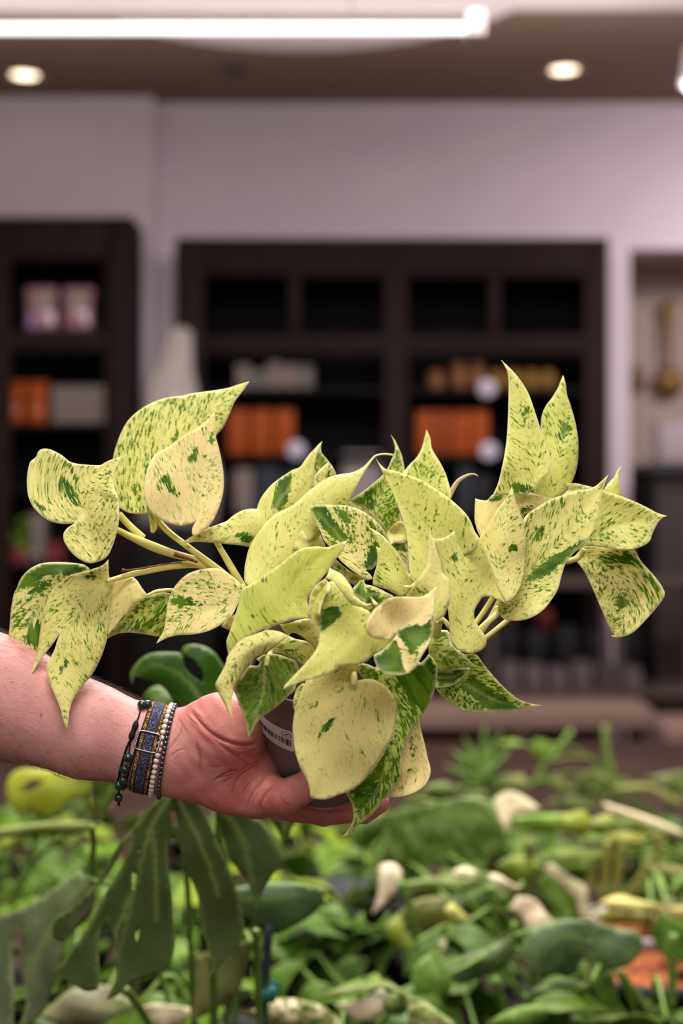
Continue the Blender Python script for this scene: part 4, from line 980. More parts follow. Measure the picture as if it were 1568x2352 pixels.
# ---- goods on the shelves
def goods(name, label, cat, group, px0, px1, y0, y1, D, m, kind='box', depth=.12, lid=None, parts=()):
    """item whose foot stands at photo height y1 on a shelf; front face at distance D"""
    x0, x1, z0, z1 = X_(px0, D), X_(px1, D), Z_(y1, D), Z_(y0, D)
    t = empty(name, ((x0 + x1) / 2, D + depth / 2, z0), label, cat, group)
    if kind == 'box':
        mk('carton', *rbox(x0, x1, D, D + depth, z0, z1, .006), m, t)
        mk('lid_flap', *rbox(x0 + .004, x1 - .004, D - .001, D + depth, z1 - .012, z1 + .002, .002), lid or m, t)
    elif kind == 'pouch':
        cx, w, h = (x0 + x1) / 2, (x1 - x0) / 2, z1 - z0
        V = []; Fc = []
        for i in range(9):
            v = i / 8; th = depth / 2 * (1 - v ** 2.2) + .002
            for k in range(16):
                a = 2 * math.pi * k / 16
                V.append((cx + w * (1 - .06 * math.sin(v * 3.1)) * max(-1, min(1, 1.25 * math.cos(a))), D + depth / 2 + th * math.sin(a), z0 + h * v))
        for i in range(8):
            for k in range(16):
                q = (k + 1) % 16; Fc.append((i * 16 + k, i * 16 + q, i * 16 + 16 + q, i * 16 + 16 + k))
        Fc += [tuple(range(15, -1, -1)), tuple(8 * 16 + k for k in range(16))]
        mk('bag', V, Fc, m, t)
        mk('seal', *rbox(cx - w, cx + w, D + depth / 2 - .004, D + depth / 2 + .004, z1 - .012, z1 + .004, .002), lid or m, t)
    else:
        r, h = (x1 - x0) / 2, z1 - z0
        mk('jar', *lathe([(0, 0), (r * .9, 0), (r, .006), (r, h * .72), (r * .8, h * .8), (0, h * .8)], ((x0 + x1) / 2, D + r, z0), 28), m, t)
        mk('lid', *lathe([(r * .86, h * .78), (r * .88, h * .8), (r * .88, h * .97), (r * .82, h), (0, h)], ((x0 + x1) / 2, D + r, z0), 28), lid or m, t)
    for (a, b, c, d2, pm, pn) in parts:
        xa, xb, za, zb = x0 + (x1 - x0) * a, x0 + (x1 - x0) * b, z0 + (z1 - z0) * c, z0 + (z1 - z0) * d2
        dd = D - .002 if kind == 'box' else D + (.0 if kind != 'pouch' else depth * .08)
        mk(pn, *rbox(xa, xb, dd - .003, dd + .003, za, zb, .001), pm, t)
    return t
orange = plain('orange_carton', srgb(150, 64, 6), .6, var=.05); odark = plain('orange_carton_lid', srgb(130, 54, 5), .6)
pinkm = plain('pink_pouch', srgb(156, 108, 120), .5, var=.08); beigem = plain('beige_label', srgb(150, 134, 122), .6); bluem = plain('blue_label', srgb(150, 158, 226), .5); whm = plain('white_label', srgb(232, 216, 222), .5)
greym = plain('grey_carton', srgb(124, 110, 105), .7, var=.10, scale=15); grey2 = plain('grey_green_carton', srgb(104, 100, 94), .7, var=.1, scale=15)
brm = plain('copper_jar', srgb(122, 78, 46), .45, var=.1); ylm = plain('mustard_tin', srgb(124, 90, 36), .5, var=.1); slate = plain('slate_blue_box', srgb(40, 46, 52), .6, var=.1)
redm = plain('red_box', srgb(112, 44, 42), .6, var=.1); palem = plain('pale_box', srgb(150, 138, 140), .6, var=.05); darkb = plain('charcoal_box', srgb(20, 18, 22), .6)
LS = LD + .05; CS = CD + .06
for px0, px1, lb in ((56, 128, 'pink pouch with a blue spot on the narrow cabinet'), (142, 212, 'pink pouch with a white spot on the narrow cabinet')):
    goods('pouch', lb, 'pouch', 'pink pouches on the top shelf', px0, px1, 660, 756, LS, pinkm, 'pouch', .07,
          parts=[(.28, .86, .45, .9, beigem, 'front_label'), (.16, .48, .02, .34, bluem, 'sticker'), (.6, .94, .12, .42, whm, 'sticker')] if px0 < 100 else [(.28, .8, .45, .9, beigem, 'front_label'), (.4, .86, .12, .46, whm, 'sticker')])
for k, (a, b) in enumerate(((-64, -6), (-2, 52), (56, 108))):
    goods('pouch', ['orange pouch at the edge of the narrow cabinet shelf', 'orange pouch next to the left edge of the photo', 'orange pouch beside the grey cartons'][k], 'pouch', 'orange pouches on the narrow cabinet', a, b, 876, 972, LS, orange, 'pouch', .07, odark,
          parts=[(.3, .75, .12, .34, whm, 'sticker')])
for k in range(4):
    a = 120 + k * 33
    goods('carton', ['grey carton first beside the orange pouches', 'grey carton second from the orange pouches', 'grey carton third from the orange pouches', 'grey carton at the end of the narrow cabinet shelf'][k], 'box', 'grey cartons on the narrow cabinet', a, a + 31, 886, 972, LS, greym, lid=grey2)
for k in range(5):
    a = 541 + k * 36
    goods('carton', f'{["first", "second", "third", "fourth", "fifth"][k]} grey carton from the left on the upper shelf of the wide cabinet', 'box', 'grey cartons on the wide cabinet', a, a + 34, (838, 850, 832, 838, 840)[k], 892, CS, (greym, grey2, greym, greym, grey2)[k])
for k in range(3):
    a = 522 + k * 53
    goods('carton', f'{["first", "second", "third"][k]} tall orange carton from the left behind the pothos branch', 'box', 'orange cartons in the left bay', a, a + 47, 940, 1044, CS, orange, lid=odark)
for k in range(4):
    a = 956 + k * 42
    goods('carton', f'{["first", "second", "third", "fourth"][k]} tall orange carton from the left in the right bay', 'box', 'orange cartons in the right bay', a, a + 40, 944, 1044, CS, (orange, odark, orange, orange)[k], lid=odark)
goods('jar', 'small copper jar alone on the upper shelf', 'jar', 'copper jars', 984, 1020, 852, 892, CS, brm, 'jar')
for k in range(2):
    goods('jar', ['tall copper jar behind the white tag', 'tall copper jar next to the mustard tins'][k], 'jar', 'copper jars', 1036 + k * 42, 1074 + k * 42, 832, 892, CS, brm, 'jar')
for k in range(4):
    goods('tin', f'{["first", "second", "third", "fourth"][k]} mustard tin from the left on the upper shelf of the wide cabinet', 'tin', 'mustard tins', 1124 + k * 39, 1160 + k * 39, 850, 892, CS, ylm, 'jar')
for k, (a, b, y0) in enumerate(((536, 580, 1076), (586, 640, 1070), (646, 700, 1080), (1052, 1088, 1070), (1090, 1130, 1090))):
    goods('carton', ['brown grey carton on the third shelf', 'slate blue carton on the third shelf', 'slate blue carton at the end of the left bay', 'slate blue carton in the right bay beside a thin sheath', 'dark slate carton in the right bay'][k], 'box', 'slate cartons', a, b, y0, 1180, CS, [greym, slate, slate, slate, darkb][k])
goods('carton', 'pale box standing between the two bays behind the pothos', 'box', None, 786, 876, 1040, 1180, CS, palem, depth=.10)
tagm = plain('white_tag', srgb(190, 184, 200), .4)
for k, (px, py, lb) in enumerate(((680, 1034, 'round white price tag under the orange cartons of the left bay'), (1118, 892, 'round white price tag under the copper jars'), (1122, 1036, 'round white price tag under the orange cartons of the right bay'))):
    D = CD - .006; c = P(px, py, D)
    t = empty('price_tag', c, lb, 'price tag', 'round price tags on the shelves')
    M = Matrix(((1, 0, 0), (0, 0, -1), (0, 1, 0)))
    mk('disc', *lathe([(0, -.002), (.036, -.002), (.038, 0), (.036, .002), (0, .002)], c, 32, M), tagm, t)
    mk('clip', *rbox(c.x - .006, c.x + .006, D, D + .02, c.z - .006, c.z + .006, .002), steel, t)
for k, (a, b, y0, y1, m, lb) in enumerate(((10, 60, 1262, 1296, redm, 'small dull red box at the left edge, low shelf'), (66, 96, 1270, 1296, palem, 'small pale box between two red boxes'), (106, 142, 1248, 1296, redm, 'taller red box on the low shelf of the narrow cabinet'),
                                          (1150, 1184, 1408, 1450, redm, 'dim red box under the right leaves'), (1236, 1270, 1402, 1450, redm, 'dim red box beside the hanging right leaf'), (70, 100, 1180, 1296, greym, 'thin grey bottle-like carton on the low shelf'))):
    goods('carton', lb, 'box', 'small boxes on low shelves', a, b, y0, y1, LS if a < 400 else CS, m)

# draped pale figure beside the wide cabinet
D = 6.3; c = P(408, 905, D)
prof = [(0, -.55), (.17, -.55), (.165, -.35), (.14, -.2), (.115, -.06), (.10, .03), (.075, .10), (.055, .2), (.046, .255), (.02, .275), (0, .28)]
st = empty('draped_statue', (X_(404, 5.95), 5.95, 0), 'pale grey draped figure beside the wide cabinet', 'statue')
V, Fc = lathe(prof, (X_(404, 5.95), 5.95, Z_(905, 5.95)), 48)
V = [Vector((v.x + .02 * math.sin(v.z * 9), v.y, v.z)) + Vector((math.cos(i % 48 * .8), math.sin(i % 48 * .8), 0)) * .006 for i, v in enumerate(V)]
mk('cloth', V, Fc, plain('pale_cloth', srgb(168, 158, 152), .85, var=.06, scale=12, bump=.01), st)
mk('pedestal', *rbox(X_(404, 5.95) - .17, X_(404, 5.95) + .17, 5.80, 6.07, 0, Z_(905, 5.95) - .548, .01), shm, st)

# niche at the right: brass brackets, counter, low furniture
brass = plain('aged_brass', srgb(132, 98, 58), .4, metal=.5, var=.15)
for k, (px, r, y0, lb) in enumerate(((1536, .075, 690, 'brass wall hook with a long stem in the niche'), (1461, .045, 846, 'small brass wall hook at the niche edge'))):
    Dn = BW + .5; c = P(px, 878, Dn)
    t = empty('wall_hook', c, lb, 'hook', 'brass hooks in the niche')
    mk('rosette', *lathe([(0, -.05), (r * .5, -.045), (r * .9, -.02), (r, .0), (r * .95, .05), (0, .052)], c, 32, Matrix(((1, 0, 0), (0, 0, -1), (0, 1, 0))).inverted()), brass, t)
    mk('rod', *tube([P(px, 872, Dn - .02), P(px, (y0 + 872) / 2, Dn - .03), P(px, y0, Dn - .02)], [.014, .017, .034], 12, 5), brass, t)
t = empty('counter', (X_(1620, 6.3), 6.6, 0), 'dark counter standing in the niche at the right edge', 'counter')
mk('top', *rbox(X_(1498, 6.3), X_(1800, 6.3), 6.3, 6.95, Z_(1062, 6.3) - .05, Z_(1062, 6.3), .008), plain('black_stone', srgb(52, 48, 52), .4), t)
mk('body', *rbox(X_(1512, 6.3), X_(1790, 6.3), 6.36, 6.93, 0, Z_(1062, 6.3) - .05, .006), plain('dark_counter_body', srgb(46, 38, 36), .6, var=.1), t)
goods('carton', 'pale upright box on the counter in the niche', 'box', None, 1512, 1600, 968, 1062, 6.4, palem, depth=.1)

def rack(name, label, D, depth, px0, px1, shelves, legs, legm, shm_):
    t = empty(name, (X_((px0 + px1) / 2, D), D + depth / 2, 0), label, 'rack')
    ztop = max(Z_(s[0], D) for s in shelves)
    for a in legs:
        for dd in (0, depth - .03): mk('leg', *rbox(X_(a, D) - .015, X_(a, D) + .015, D + dd, D + dd + .03, 0, ztop, .004), legm, t)
    for y0, y1 in shelves: mk('shelf', *rbox(X_(px0, D), X_(px1, D), D - .004, D + depth, Z_(y1, D), Z_(y0, D), .006), shm_, t)
    return t
legm = plain('dark_metal', srgb(58, 48, 46), .5, var=.1); tanm = plain('tan_board', srgb(118, 93, 83), .6, var=.08); dkw = plain('dark_board', srgb(62, 50, 46), .6, var=.1)
rack('low_bench', 'low bench with a tan board edge below the shelves at the right', 5.10, .3, 860, 1502, [(1628, 1676)], (900, 1200, 1490), legm, tanm)
rack('metal_rack', 'dark metal rack with two boards in front of the wide cabinet', 5.62, .35, 1120, 1640, [(1330, 1352), (1588, 1606)], (1130, 1390, 1424, 1630), legm, dkw)
for k in range(6):
    a = 1150 + k * 56
    goods('carton', f'{["first", "second", "third", "fourth", "fifth", "sixth"][k]} dull grey carton from the left on the metal rack', 'box', 'grey cartons on the metal rack', a, a + 44, 1524 + (k % 3) * 6, 1588, 5.66, plain('dull_grey_carton', srgb(84, 74, 74), .7, var=.12) if k == 0 else bpy.data.materials['dull_grey_carton'], depth=.14)
for k in range(5):
    a = 1140 + k * 70
    goods('carton', f'{["first", "second", "third", "fourth", "fifth"][k]} black carton from the left along the rack bottom', 'box', 'black cartons under the rack', a, a + 52, 1436 + (k % 2) * 10, 1524, 5.82, darkb, depth=.1)
rack('tan_stool', 'small tan stool at the right edge behind the table', 4.9, .35, 1530, 1720, [(1672, 1724)], (1560, 1700), legm, tanm)

# ---- big table carrying the plants
TZ = .75
t = empty('display_table', (0, 2.6, 0), 'long dark brown table full of potted plants', 'table')
tabm = plain('dark_stained_wood', srgb(58, 40, 34), .45, var=.2, scale=5)
mk('tabletop', *rbox(-1.6, 1.75, 1.00, 4.35, TZ - .05, TZ, .006), tabm, t)
for x in (-1.5, 1.65):
    for y in (1.1, 4.25): mk('leg', *rbox(x - .04, x + .04, y - .04, y + .04, 0, TZ - .05, .005), tabm, t)
mk('apron', *rbox(-1.5, 1.65, 4.22, 4.26, TZ - .15, TZ - .05, .004), tabm, t)
# ================================================================== plants on the table
potblk = plain('black_nursery_pot', srgb(30, 28, 30), .5, var=.1); potwht = plain('pale_ceramic_pot', srgb(196, 178, 178), .4, var=.04); bark = plain('orange_bark_mix', srgb(150, 84, 48), .9, var=.45, scale=70, bump=.01)
def make_plant(name, label, cat, x, y, pot_h=.11, pr=.065, potm_=None, soil_=None, group=None):
    t = empty(name, (x, y, TZ), label, cat, group)
    mk('pot', *lathe([(0, 0), (pr * .74, 0), (pr * .76, .004), (pr * .98, pot_h * .9), (pr * 1.06, pot_h * .9), (pr * 1.06, pot_h), (pr * .96, pot_h), (pr * .92, pot_h * .8)], (x, y, TZ), 32), potm_ or potblk, t)
    V, Fc = lathe([(0, pot_h * .9), (pr * .5, pot_h * .91), (pr * .94, pot_h * .86)], (x, y, TZ), 28)
    mk('soil', [v + Vector((0, 0, RNG.uniform(0, .012))) for v in V] if soil_ else V, Fc, soil_ or soilm, t)
    CROWN[t.name] = Vector((x, y, TZ + pot_h * .9)); return t
CROWN = {}
def hero(t, crop, out, mid, D, pig, green=1.6, tilt=(0, -14), cup=12, wav=4, spacing=15, holes=(), st=True, bend=0, r=.0028, fold=0, label=None, stem_to=None, mott=.4, veins=()):
    pig = (pig[0], int(pig[1] * .93), int(pig[2] * .55)) if pig[1] > pig[0] and pig[1] - pig[2] > 6 else (pig[0], pig[1], int(pig[2] * .62)) if pig[1] > pig[0] else pig
    if pig[1] > pig[0]: pig = tuple(int(c * .88) for c in pig)
    o = leaf(t, crop, out, mid, 0.0, D, tilt, cup, bend, wav, green, mott, (), holes, (), spacing, FOLI, pig, fold=fold, thick=.0006, label=label, veins=veins)
    if st:
        m = pts(mid, crop)[0]; a = P(m[0], m[1], D + .004); c = CROWN[t.name] + Vector((RNG.uniform(-.02, .02), RNG.uniform(-.02, .02), 0))
        q = a.lerp(c, .4) + Vector((0, .015, .05 if a.z > c.z else .02))
        mk('stem', *tube([a, q, c.lerp(q, .3), c], [r * .8, r, r, r * 1.2], 8, 5), STEMG, t)
    return o
DG, MG, BG, LG, GG, CR, YG, OL = (64, 92, 52), (86, 128, 50), (106, 158, 50), (178, 200, 74), (118, 128, 98), (252, 234, 198), (166, 186, 76), (112, 108, 62)

# large split-leaf monstera in front, below the arm
mo = make_plant('monstera', 'large split-leaf monstera with drooping dark leaves below the wrist', 'potted plant', -.13, 1.42, .16, .10)
hero(mo, 'F', '790,235 740,265 690,310 640,370 580,440 520,525 440,660 340,765 262,820 242,860 250,915 290,928 325,880 350,820 440,700 520,590 575,490 612,440 590,520 540,620 490,700 440,800 380,900 320,985 266,1048 270,1090 340,1130 400,1160 452,1150 460,1080 455,980 465,880 492,832 520,900 540,1000 535,1090 512,1150 488,1198 540,1180 600,1120 680,1092 772,1050 806,960 806,860 795,720 780,600 775,500 785,452 815,455 850,560 880,640 912,720 922,800 940,900 970,1000 976,1060 950,1116 1002,1060 1062,990 1112,930 1127,880 1120,800 1100,720 1060,600 1010,480 960,370 915,290 855,240',
     '800,238 690,420 620,700 560,950 500,1190', 1.14, (74, 97, 82), tilt=(0, -5), cup=10, wav=3, spacing=11, holes=['785,330 805,325 830,370 825,402 795,395', '632,505 650,500 655,540 640,550', '610,610 630,620 625,700 605,690', '625,890 650,860 645,890 630,930'], label='dark green split leaf', veins=['700,400 715,520 720,700 725,830', '815,245 890,400 960,560 1010,720', '640,640 560,820 500,1000'], mott=.05)
hero(mo, 'F', '1000,320 1060,540 1100,600 1140,650 1162,700 1182,790 1212,700 1260,620 1312,560 1300,500 1260,430 1200,370 1110,310', '1010,320 1120,450 1182,790', 1.17, (72, 98, 82), tilt=(3, -6), mott=.1)
hero(mo, 'F', '1235,330 1290,430 1312,505 1340,420 1385,345 1310,325', '1310,330 1312,500', 1.2, (70, 100, 52), tilt=(2, -5), st=False)
hero(mo, 'F', '425,180 440,290 470,385 500,300 560,230 610,200 520,170', '520,180 470,385', 1.2, (80, 118, 52), tilt=(0, -5), st=False)
hero(mo, 'F', '1080,680 1200,662 1350,658 1502,690 1470,780 1350,862 1250,892 1150,832 1090,780', '1085,720 1250,730 1500,690', 1.30, (76, 100, 96), tilt=(2, -16), mott=.15)
hero(mo, 'F', '-20,830 60,790 170,740 280,660 370,600 425,690 425,800 300,925 292,1000 262,1100 202,1250 130,1325 88,1325 120,1200 92,1000 84,900 60,930 64,1200 62,1325 -20,1325', '400,640 240,850 130,1100 100,1310', 1.27, (104, 114, 130), green=1.15, tilt=(2, -8), holes=['85,840 100,845 98,960 86,950'], label='dull grey-green leaf with pale flecks')
hero(mo, 'F', '900,1000 1050,940 1175,925 1100,1160 1000,1240 880,1300 900,1150', '1160,940 880,1300', 1.33, OL, tilt=(0, -6))
hero(mo, 'F', '185,1275 330,1150 482,1130 562,1180 642,1222 500,1295 300,1325', '640,1222 185,1275', 1.36, (124, 116, 88), tilt=(0, -18))
hero(mo, 'E', '835,838 852,800 900,742 960,706 1040,695 1150,698 1172,720 1168,690 1180,660 1240,643 1320,660 1380,700 1430,770 1490,860 1520,1000 1400,1080 1300,1110 1250,1080 1190,1070 1120,1010 1050,920 960,882 900,858 862,850 850,905', '1350,1080 1180,860 1000,780 845,850', 1.12, (48, 102, 24), tilt=(0, -9), spacing=11, holes=['1175,715 1240,740 1290,800 1310,840 1300,890 1240,850 1190,790'], label='bright green split leaf behind the hand', mott=.05)
hero(mo, 'E', '905,1005 960,930 1050,915 1130,1000 1060,1060 980,1060', '1050,1050 960,960', 1.25, (76, 118, 30), st=False)
for i, path in enumerate(('580,1150 640,1230 700,1330', '980,1000 985,1150 990,1330', '1180,880 1190,1100 1200,1330', '425,400 432,480 420,600')):
    stem(mo, 'F', path, 9 if i < 3 else 7, [0, 30, 60], 1.22, STEMG)
# stake with a clip
t = empty('plant_stake', P(605, 2400, 1.30), 'black plant stake with a teal clip in front of the plants', 'stake')
mk('rod', *tube([P(618, 2120, 1.30), P(610, 2240, 1.30), P(600, 2400, 1.30), P(590, 2560, 1.30)], .0043, 14, 3), plain('black_stake', srgb(44, 46, 54), .5), t)
clipm = plain('teal_clip', srgb(30, 92, 84), .4)
cc = P(612, 2283, 1.30)
mk('clip', *lathe([(.0046, -.006), (.0088, -.006), (.0092, 0), (.0088, .006), (.0046, .006)], cc, 24), clipm, t)
mk('clip_loop', *tube([cc + Vector((.006 + .006 * math.cos(w), -.004, .006 + .007 * math.sin(w))) for w in np.linspace(0, 6.28, 9)[:-1]], .0015, 8, 3, closed=True), clipm, t)

lime = make_plant('lime_pothos', 'lime yellow leafy plant under the forearm', 'potted plant', -.45, 1.78)
hero(lime, 'F', '30,200 80,140 200,130 330,140 430,185 405,250 330,270 272,340 190,362 150,322 90,332 40,290', '430,190 250,220 40,250', 1.66, LG, green=1.1, tilt=(0, -14), holes=['90,240 140,190 210,190 150,230'])
hero(lime, 'F', '-20,405 150,385 300,370 462,388 350,428 180,440 -20,455', '460,390 200,405 -20,430', 1.5, (128, 146, 92), tilt=(0, -12))
hero(lime, 'F', '0,470 60,430 160,420 100,470 0,520', '160,420 0,500', 1.7, YG)

big = make_plant('variegated_monstera', 'monstera with mottled broad green leaf at the right of the hand', 'potted plant', .02, 2.05, .15, .09)
hero(big, 'R', '330,400 370,388 420,372 560,345 660,325 760,340 802,400 832,480 792,560 722,650 640,642 540,612 440,652 380,600 330,540', '560,350 640,480 740,640', 1.80, (84, 122, 66), green=1.0, tilt=(0, -8), label='broad mottled leaf', mott=1.0)
hero(big, 'R', '410,680 520,660 650,650 760,668 690,712 560,742 450,752', '760,668 410,700', 1.7, GG, tilt=(0, -25))
hero(big, 'R', '340,850 450,760 560,738 625,760 602,850 500,892 380,872', '610,760 340,850', 1.66, (108, 116, 92), tilt=(0, -16))
hero(big, 'R', '648,770 690,720 780,690 852,730 842,810 762,832 680,812', '840,740 650,780', 1.72, (62, 108, 28))
hero(big, 'R', '500,280 580,262 640,300 600,340 520,330', '640,300 500,300', 1.95, (80, 110, 58))
hero(big, 'R', '190,460 260,400 330,390 340,450 280,520 210,540', '330,400 190,500', 1.9, (70, 104, 46))

fern = make_plant('bright_fern', 'bright green narrow-leaved plant behind the others', 'potted plant', .30, 2.55, .10, .06)
for tx, ty, wd in ((575, 190, 34), (600, 120, 36), (660, 70, 40), (745, 20, 44), (820, 45, 40), (850, 120, 36), (640, 250, 34), (560, 290, 28), (700, 120, 40), (800, 180, 30), (880, 230, 26), (720, 260, 44)):
    bx, by = 735 + RNG.uniform(-15, 15), 250 + RNG.uniform(0, 50)
    nx, ny = -(ty - by), tx - bx; l = math.hypot(nx, ny); nx, ny = nx / l * wd / 2, ny / l * wd / 2
    mx, my = (bx + tx) / 2, (by + ty) / 2
    hero(fern, 'R', f'{bx},{by} {bx*.7+tx*.3+nx},{by*.7+ty*.3+ny} {mx+nx},{my+ny} {bx*.2+tx*.8+nx*.5},{by*.2+ty*.8+ny*.5} {tx},{ty} {bx*.2+tx*.8-nx*.5},{by*.2+ty*.8-ny*.5} {mx-nx},{my-ny} {bx*.7+tx*.3-nx},{by*.7+ty*.3-ny}', f'{bx},{by} {mx},{my} {tx},{ty}', 2.45 + RNG.uniform(-.06, .06), (62, 128, 34), tilt=(0, -20), st=RNG.rand() < .6)
far = make_plant('trailing_pothos', 'thin-stemmed plant standing farthest back on the table', 'potted plant', .62, 2.75, .10, .06)
for o, m, c in (('930,120 960,85 1010,100 1025,140 990,180 950,165', '1000,175 960,90', (120, 168, 70)), ('790,110 860,85 920,110 860,125', '920,110 790,110', (120, 160, 60)), ('820,250 900,230 930,270 860,300 790,290', '930,270 790,280', (116, 122, 100)),
                ('1000,270 1060,240 1100,300 1050,320', '1060,310 1060,240', (112, 120, 84)), ('1130,250 1190,215 1260,240 1290,300 1230,330 1180,320 1120,330', '1240,325 1140,240', (84, 104, 70)), ('1000,350 1090,320 1190,330 1220,380 1100,385', '1220,370 1000,350', (88, 110, 72)),
                ('1260,290 1380,270 1480,290 1568,350 1540,360 1440,300 1330,300', '1568,350 1260,290', (120, 128, 60)), ('1400,250 1568,215 1600,300 1560,310 1480,270', '1590,290 1400,250', (92, 108, 82)), ('640,330 720,300 790,320 740,345', '790,320 640,330', (98, 112, 80))):
    hero(far, 'R', o, m, 2.55, c)
for path in ('1245,30 1250,120 1275,240 1290,330', '1110,50 1050,130 1000,190 960,260'): stem(far, 'R', path, 8, 0, 2.6, STEMG)

def many(t, D, rows):
    for r in rows:
        out, mid, pig = r[0], r[1], r[2]; k = r[3] if len(r) > 3 else {}
        hero(t, 'R', out, mid, D + RNG.uniform(-.03, .03), pig, **k)
v1 = make_plant('marble_pothos', 'variegated plant with cream leaves standing far right on the table', 'potted plant', .62, 2.05)
many(v1, 1.88, [('790,330 850,303 900,318 978,375 905,402 860,412 842,470 790,552 768,500 800,420 775,372', '850,470 850,380 870,310', CR, dict(label='cream leaf')),
    ('855,410 950,398 1062,393 1052,472 960,477 880,462', '1055,430 860,430', (122, 178, 70)), ('1055,400 1160,380 1192,440 1162,490 1062,472', '1185,440 1055,430', (160, 186, 52)), ('1188,420 1260,390 1302,440 1242,482 1188,472', '1295,440 1190,445', (158, 178, 72)),
    ('1235,350 1300,368 1400,400 1500,438 1572,472 1565,495 1450,462 1350,422 1260,385', '1570,485 1400,420 1240,360', CR, dict(tilt=(2, -10), label='long cream leaf')), ('1245,490 1330,470 1432,488 1400,512 1280,514', '1340,505 1250,490', (168, 178, 108), dict(tilt=(0, -40))),
    ('985,560 1100,540 1245,543 1182,592 1060,602', '1180,590 990,560', (126, 152, 92), dict(tilt=(0, -30))), ('788,610 860,573 942,580 992,620 902,682 820,652', '985,620 790,610', (150, 180, 100)),
    ('985,620 1020,603 1100,658 1172,708 1177,790 1192,842 1138,835 1120,760 1060,690', '1190,840 1130,720 1000,615', CR, dict(label='half cream leaf')), ('968,690 1000,640 1062,690 1132,800 1100,842 1020,792', '1100,840 980,680', (96, 140, 52)),
    ('1395,600 1500,604 1580,625 1580,652 1450,642', '1580,640 1400,605', (176, 168, 104), dict(tilt=(0, -35)))])
for path in ('1258,515 1250,620 1240,740', '1315,520 1300,620 1290,735', '1455,480 1460,560 1400,650 1340,735', '925,510 928,545 930,585', '1185,590 1190,640 1190,700'): stem(v1, 'R', path, 9, [0, 10, 20, 40][:len(path.split())], 1.88, plain('olive_petiole', srgb(150, 148, 74), .5) if 'olive_petiole' not in bpy.data.materials else bpy.data.materials['olive_petiole'])
v2 = make_plant('marble_pothos', 'variegated plant with pinkish cream leaves standing in the middle of the table', 'potted plant', .25, 1.72)
many(v2, 1.60, [('300,640 320,605 370,603 402,640 392,690 342,760 278,812 305,720', '375,690 350,640 290,800', (252, 226, 200), dict(green=1.6, label='pinkish cream leaf')), ('606,640 660,613 712,635 692,660 630,662', '700,650 610,640', CR), ('748,660 790,643 852,680 895,700 830,722 790,690', '890,700 750,660', (250, 226, 200)),
    ('848,790 880,738 950,748 1000,810 1042,850 970,892 920,892 900,820', '930,890 860,770', (250, 222, 194), dict(green=.9)), ('578,790 610,763 652,800 682,840 630,862 590,832', '680,840 580,790', (206, 198, 108)),
    ('330,860 400,800 420,900 470,950 400,960 350,920', '440,940 340,860', (150, 170, 60)), ('552,930 590,918 622,990 600,1012 570,982', '600,1010 560,930', CR)])
for path in ('395,680 430,760 450,850 460,950', '770,700 785,800 790,900', '870,850 840,940 800,1010'): stem(v2, 'R', path, 8, [0, 10, 20, 40][:len(path.split())], 1.6, STEMG)
v3 = make_plant('heart_leaf_plant', 'dark heart-leaved plant at the lower right of the table', 'potted plant', .33, 1.62)
many(v3, 1.46, [('908,920 980,858 1090,833 1200,845 1290,868 1382,888 1398,950 1352,1020 1250,1052 1150,1092 1192,1000 1168,925 1145,1040 1060,1082 960,1062 903,1000', '1180,930 1080,900 1000,960 905,1000', (72, 96, 92), dict(tilt=(2, -14))),
    ('568,1052 650,990 760,950 872,893 872,950 832,1030 742,1072 640,1102', '870,900 760,990 570,1052', (94, 114, 116), dict(tilt=(0, -16))), ('938,1130 1020,1088 1100,1080 1192,1110 1132,1182 1040,1242 960,1202', '1190,1110 940,1140', (60, 92, 48)),
    ('745,1275 850,1208 960,1188 1012,1210 1002,1252 880,1295', '1010,1210 750,1270', (102, 152, 58)), ('1175,1240 1300,1228 1505,1243 1450,1295 1200,1295', '1500,1245 1180,1260', (112, 150, 70)), ('450,1040 540,958 602,1060 602,1132 540,1212 470,1162', '600,1060 460,1120', (92, 142, 54)),
    ('1130,1040 1160,1000 1190,1060 1180,1120', '1170,1120 1150,1010', (80, 120, 50))])
for path in ('1300,1050 1370,1140 1440,1240', '790,1080 810,1170 830,1240', '1250,1060 1265,1100 1260,1180', '1185,1080 1220,1150 1260,1200', '1530,900 1525,1050 1520,1200'): stem(v3, 'R', path, 10, [0, 15, 30], 1.5, STEMG)
v4 = make_plant('marble_pothos', 'variegated yellow-leaved plant in a pale pot at the right edge', 'potted plant', X_(1490, 1.92), 1.92, .15, .085, potwht, bark)
many(v4, 1.72, [('1225,762 1300,733 1400,758 1502,780 1470,802 1330,802 1250,787', '1500,782 1230,765', (232, 214, 128), dict(green=1.0, tilt=(0, -30))), ('1188,800 1330,808 1442,810 1380,852 1260,852', '1440,812 1190,805', (156, 166, 106), dict(tilt=(0, -30))),
    ('1438,870 1480,808 1530,830 1590,860 1590,1000 1520,1012 1460,952', '1530,1000 1480,820', (70, 128, 40)), ('1490,740 1568,640 1620,680 1560,740', '1490,740 1600,660', (90, 140, 56)), ('1500,790 1600,770 1600,850 1530,840', '1600,800 1500,800', (220, 190, 110))])
barkp = make_plant('bark_potted_plant', 'pot of orange bark chips at the lower right corner', 'potted plant', X_(1480, 1.80), 1.74, .15, .10, potblk, bark)
v5 = make_plant('marble_pothos', 'cream splashed plant along the bottom edge of the photo', 'potted plant', .0, 1.45)
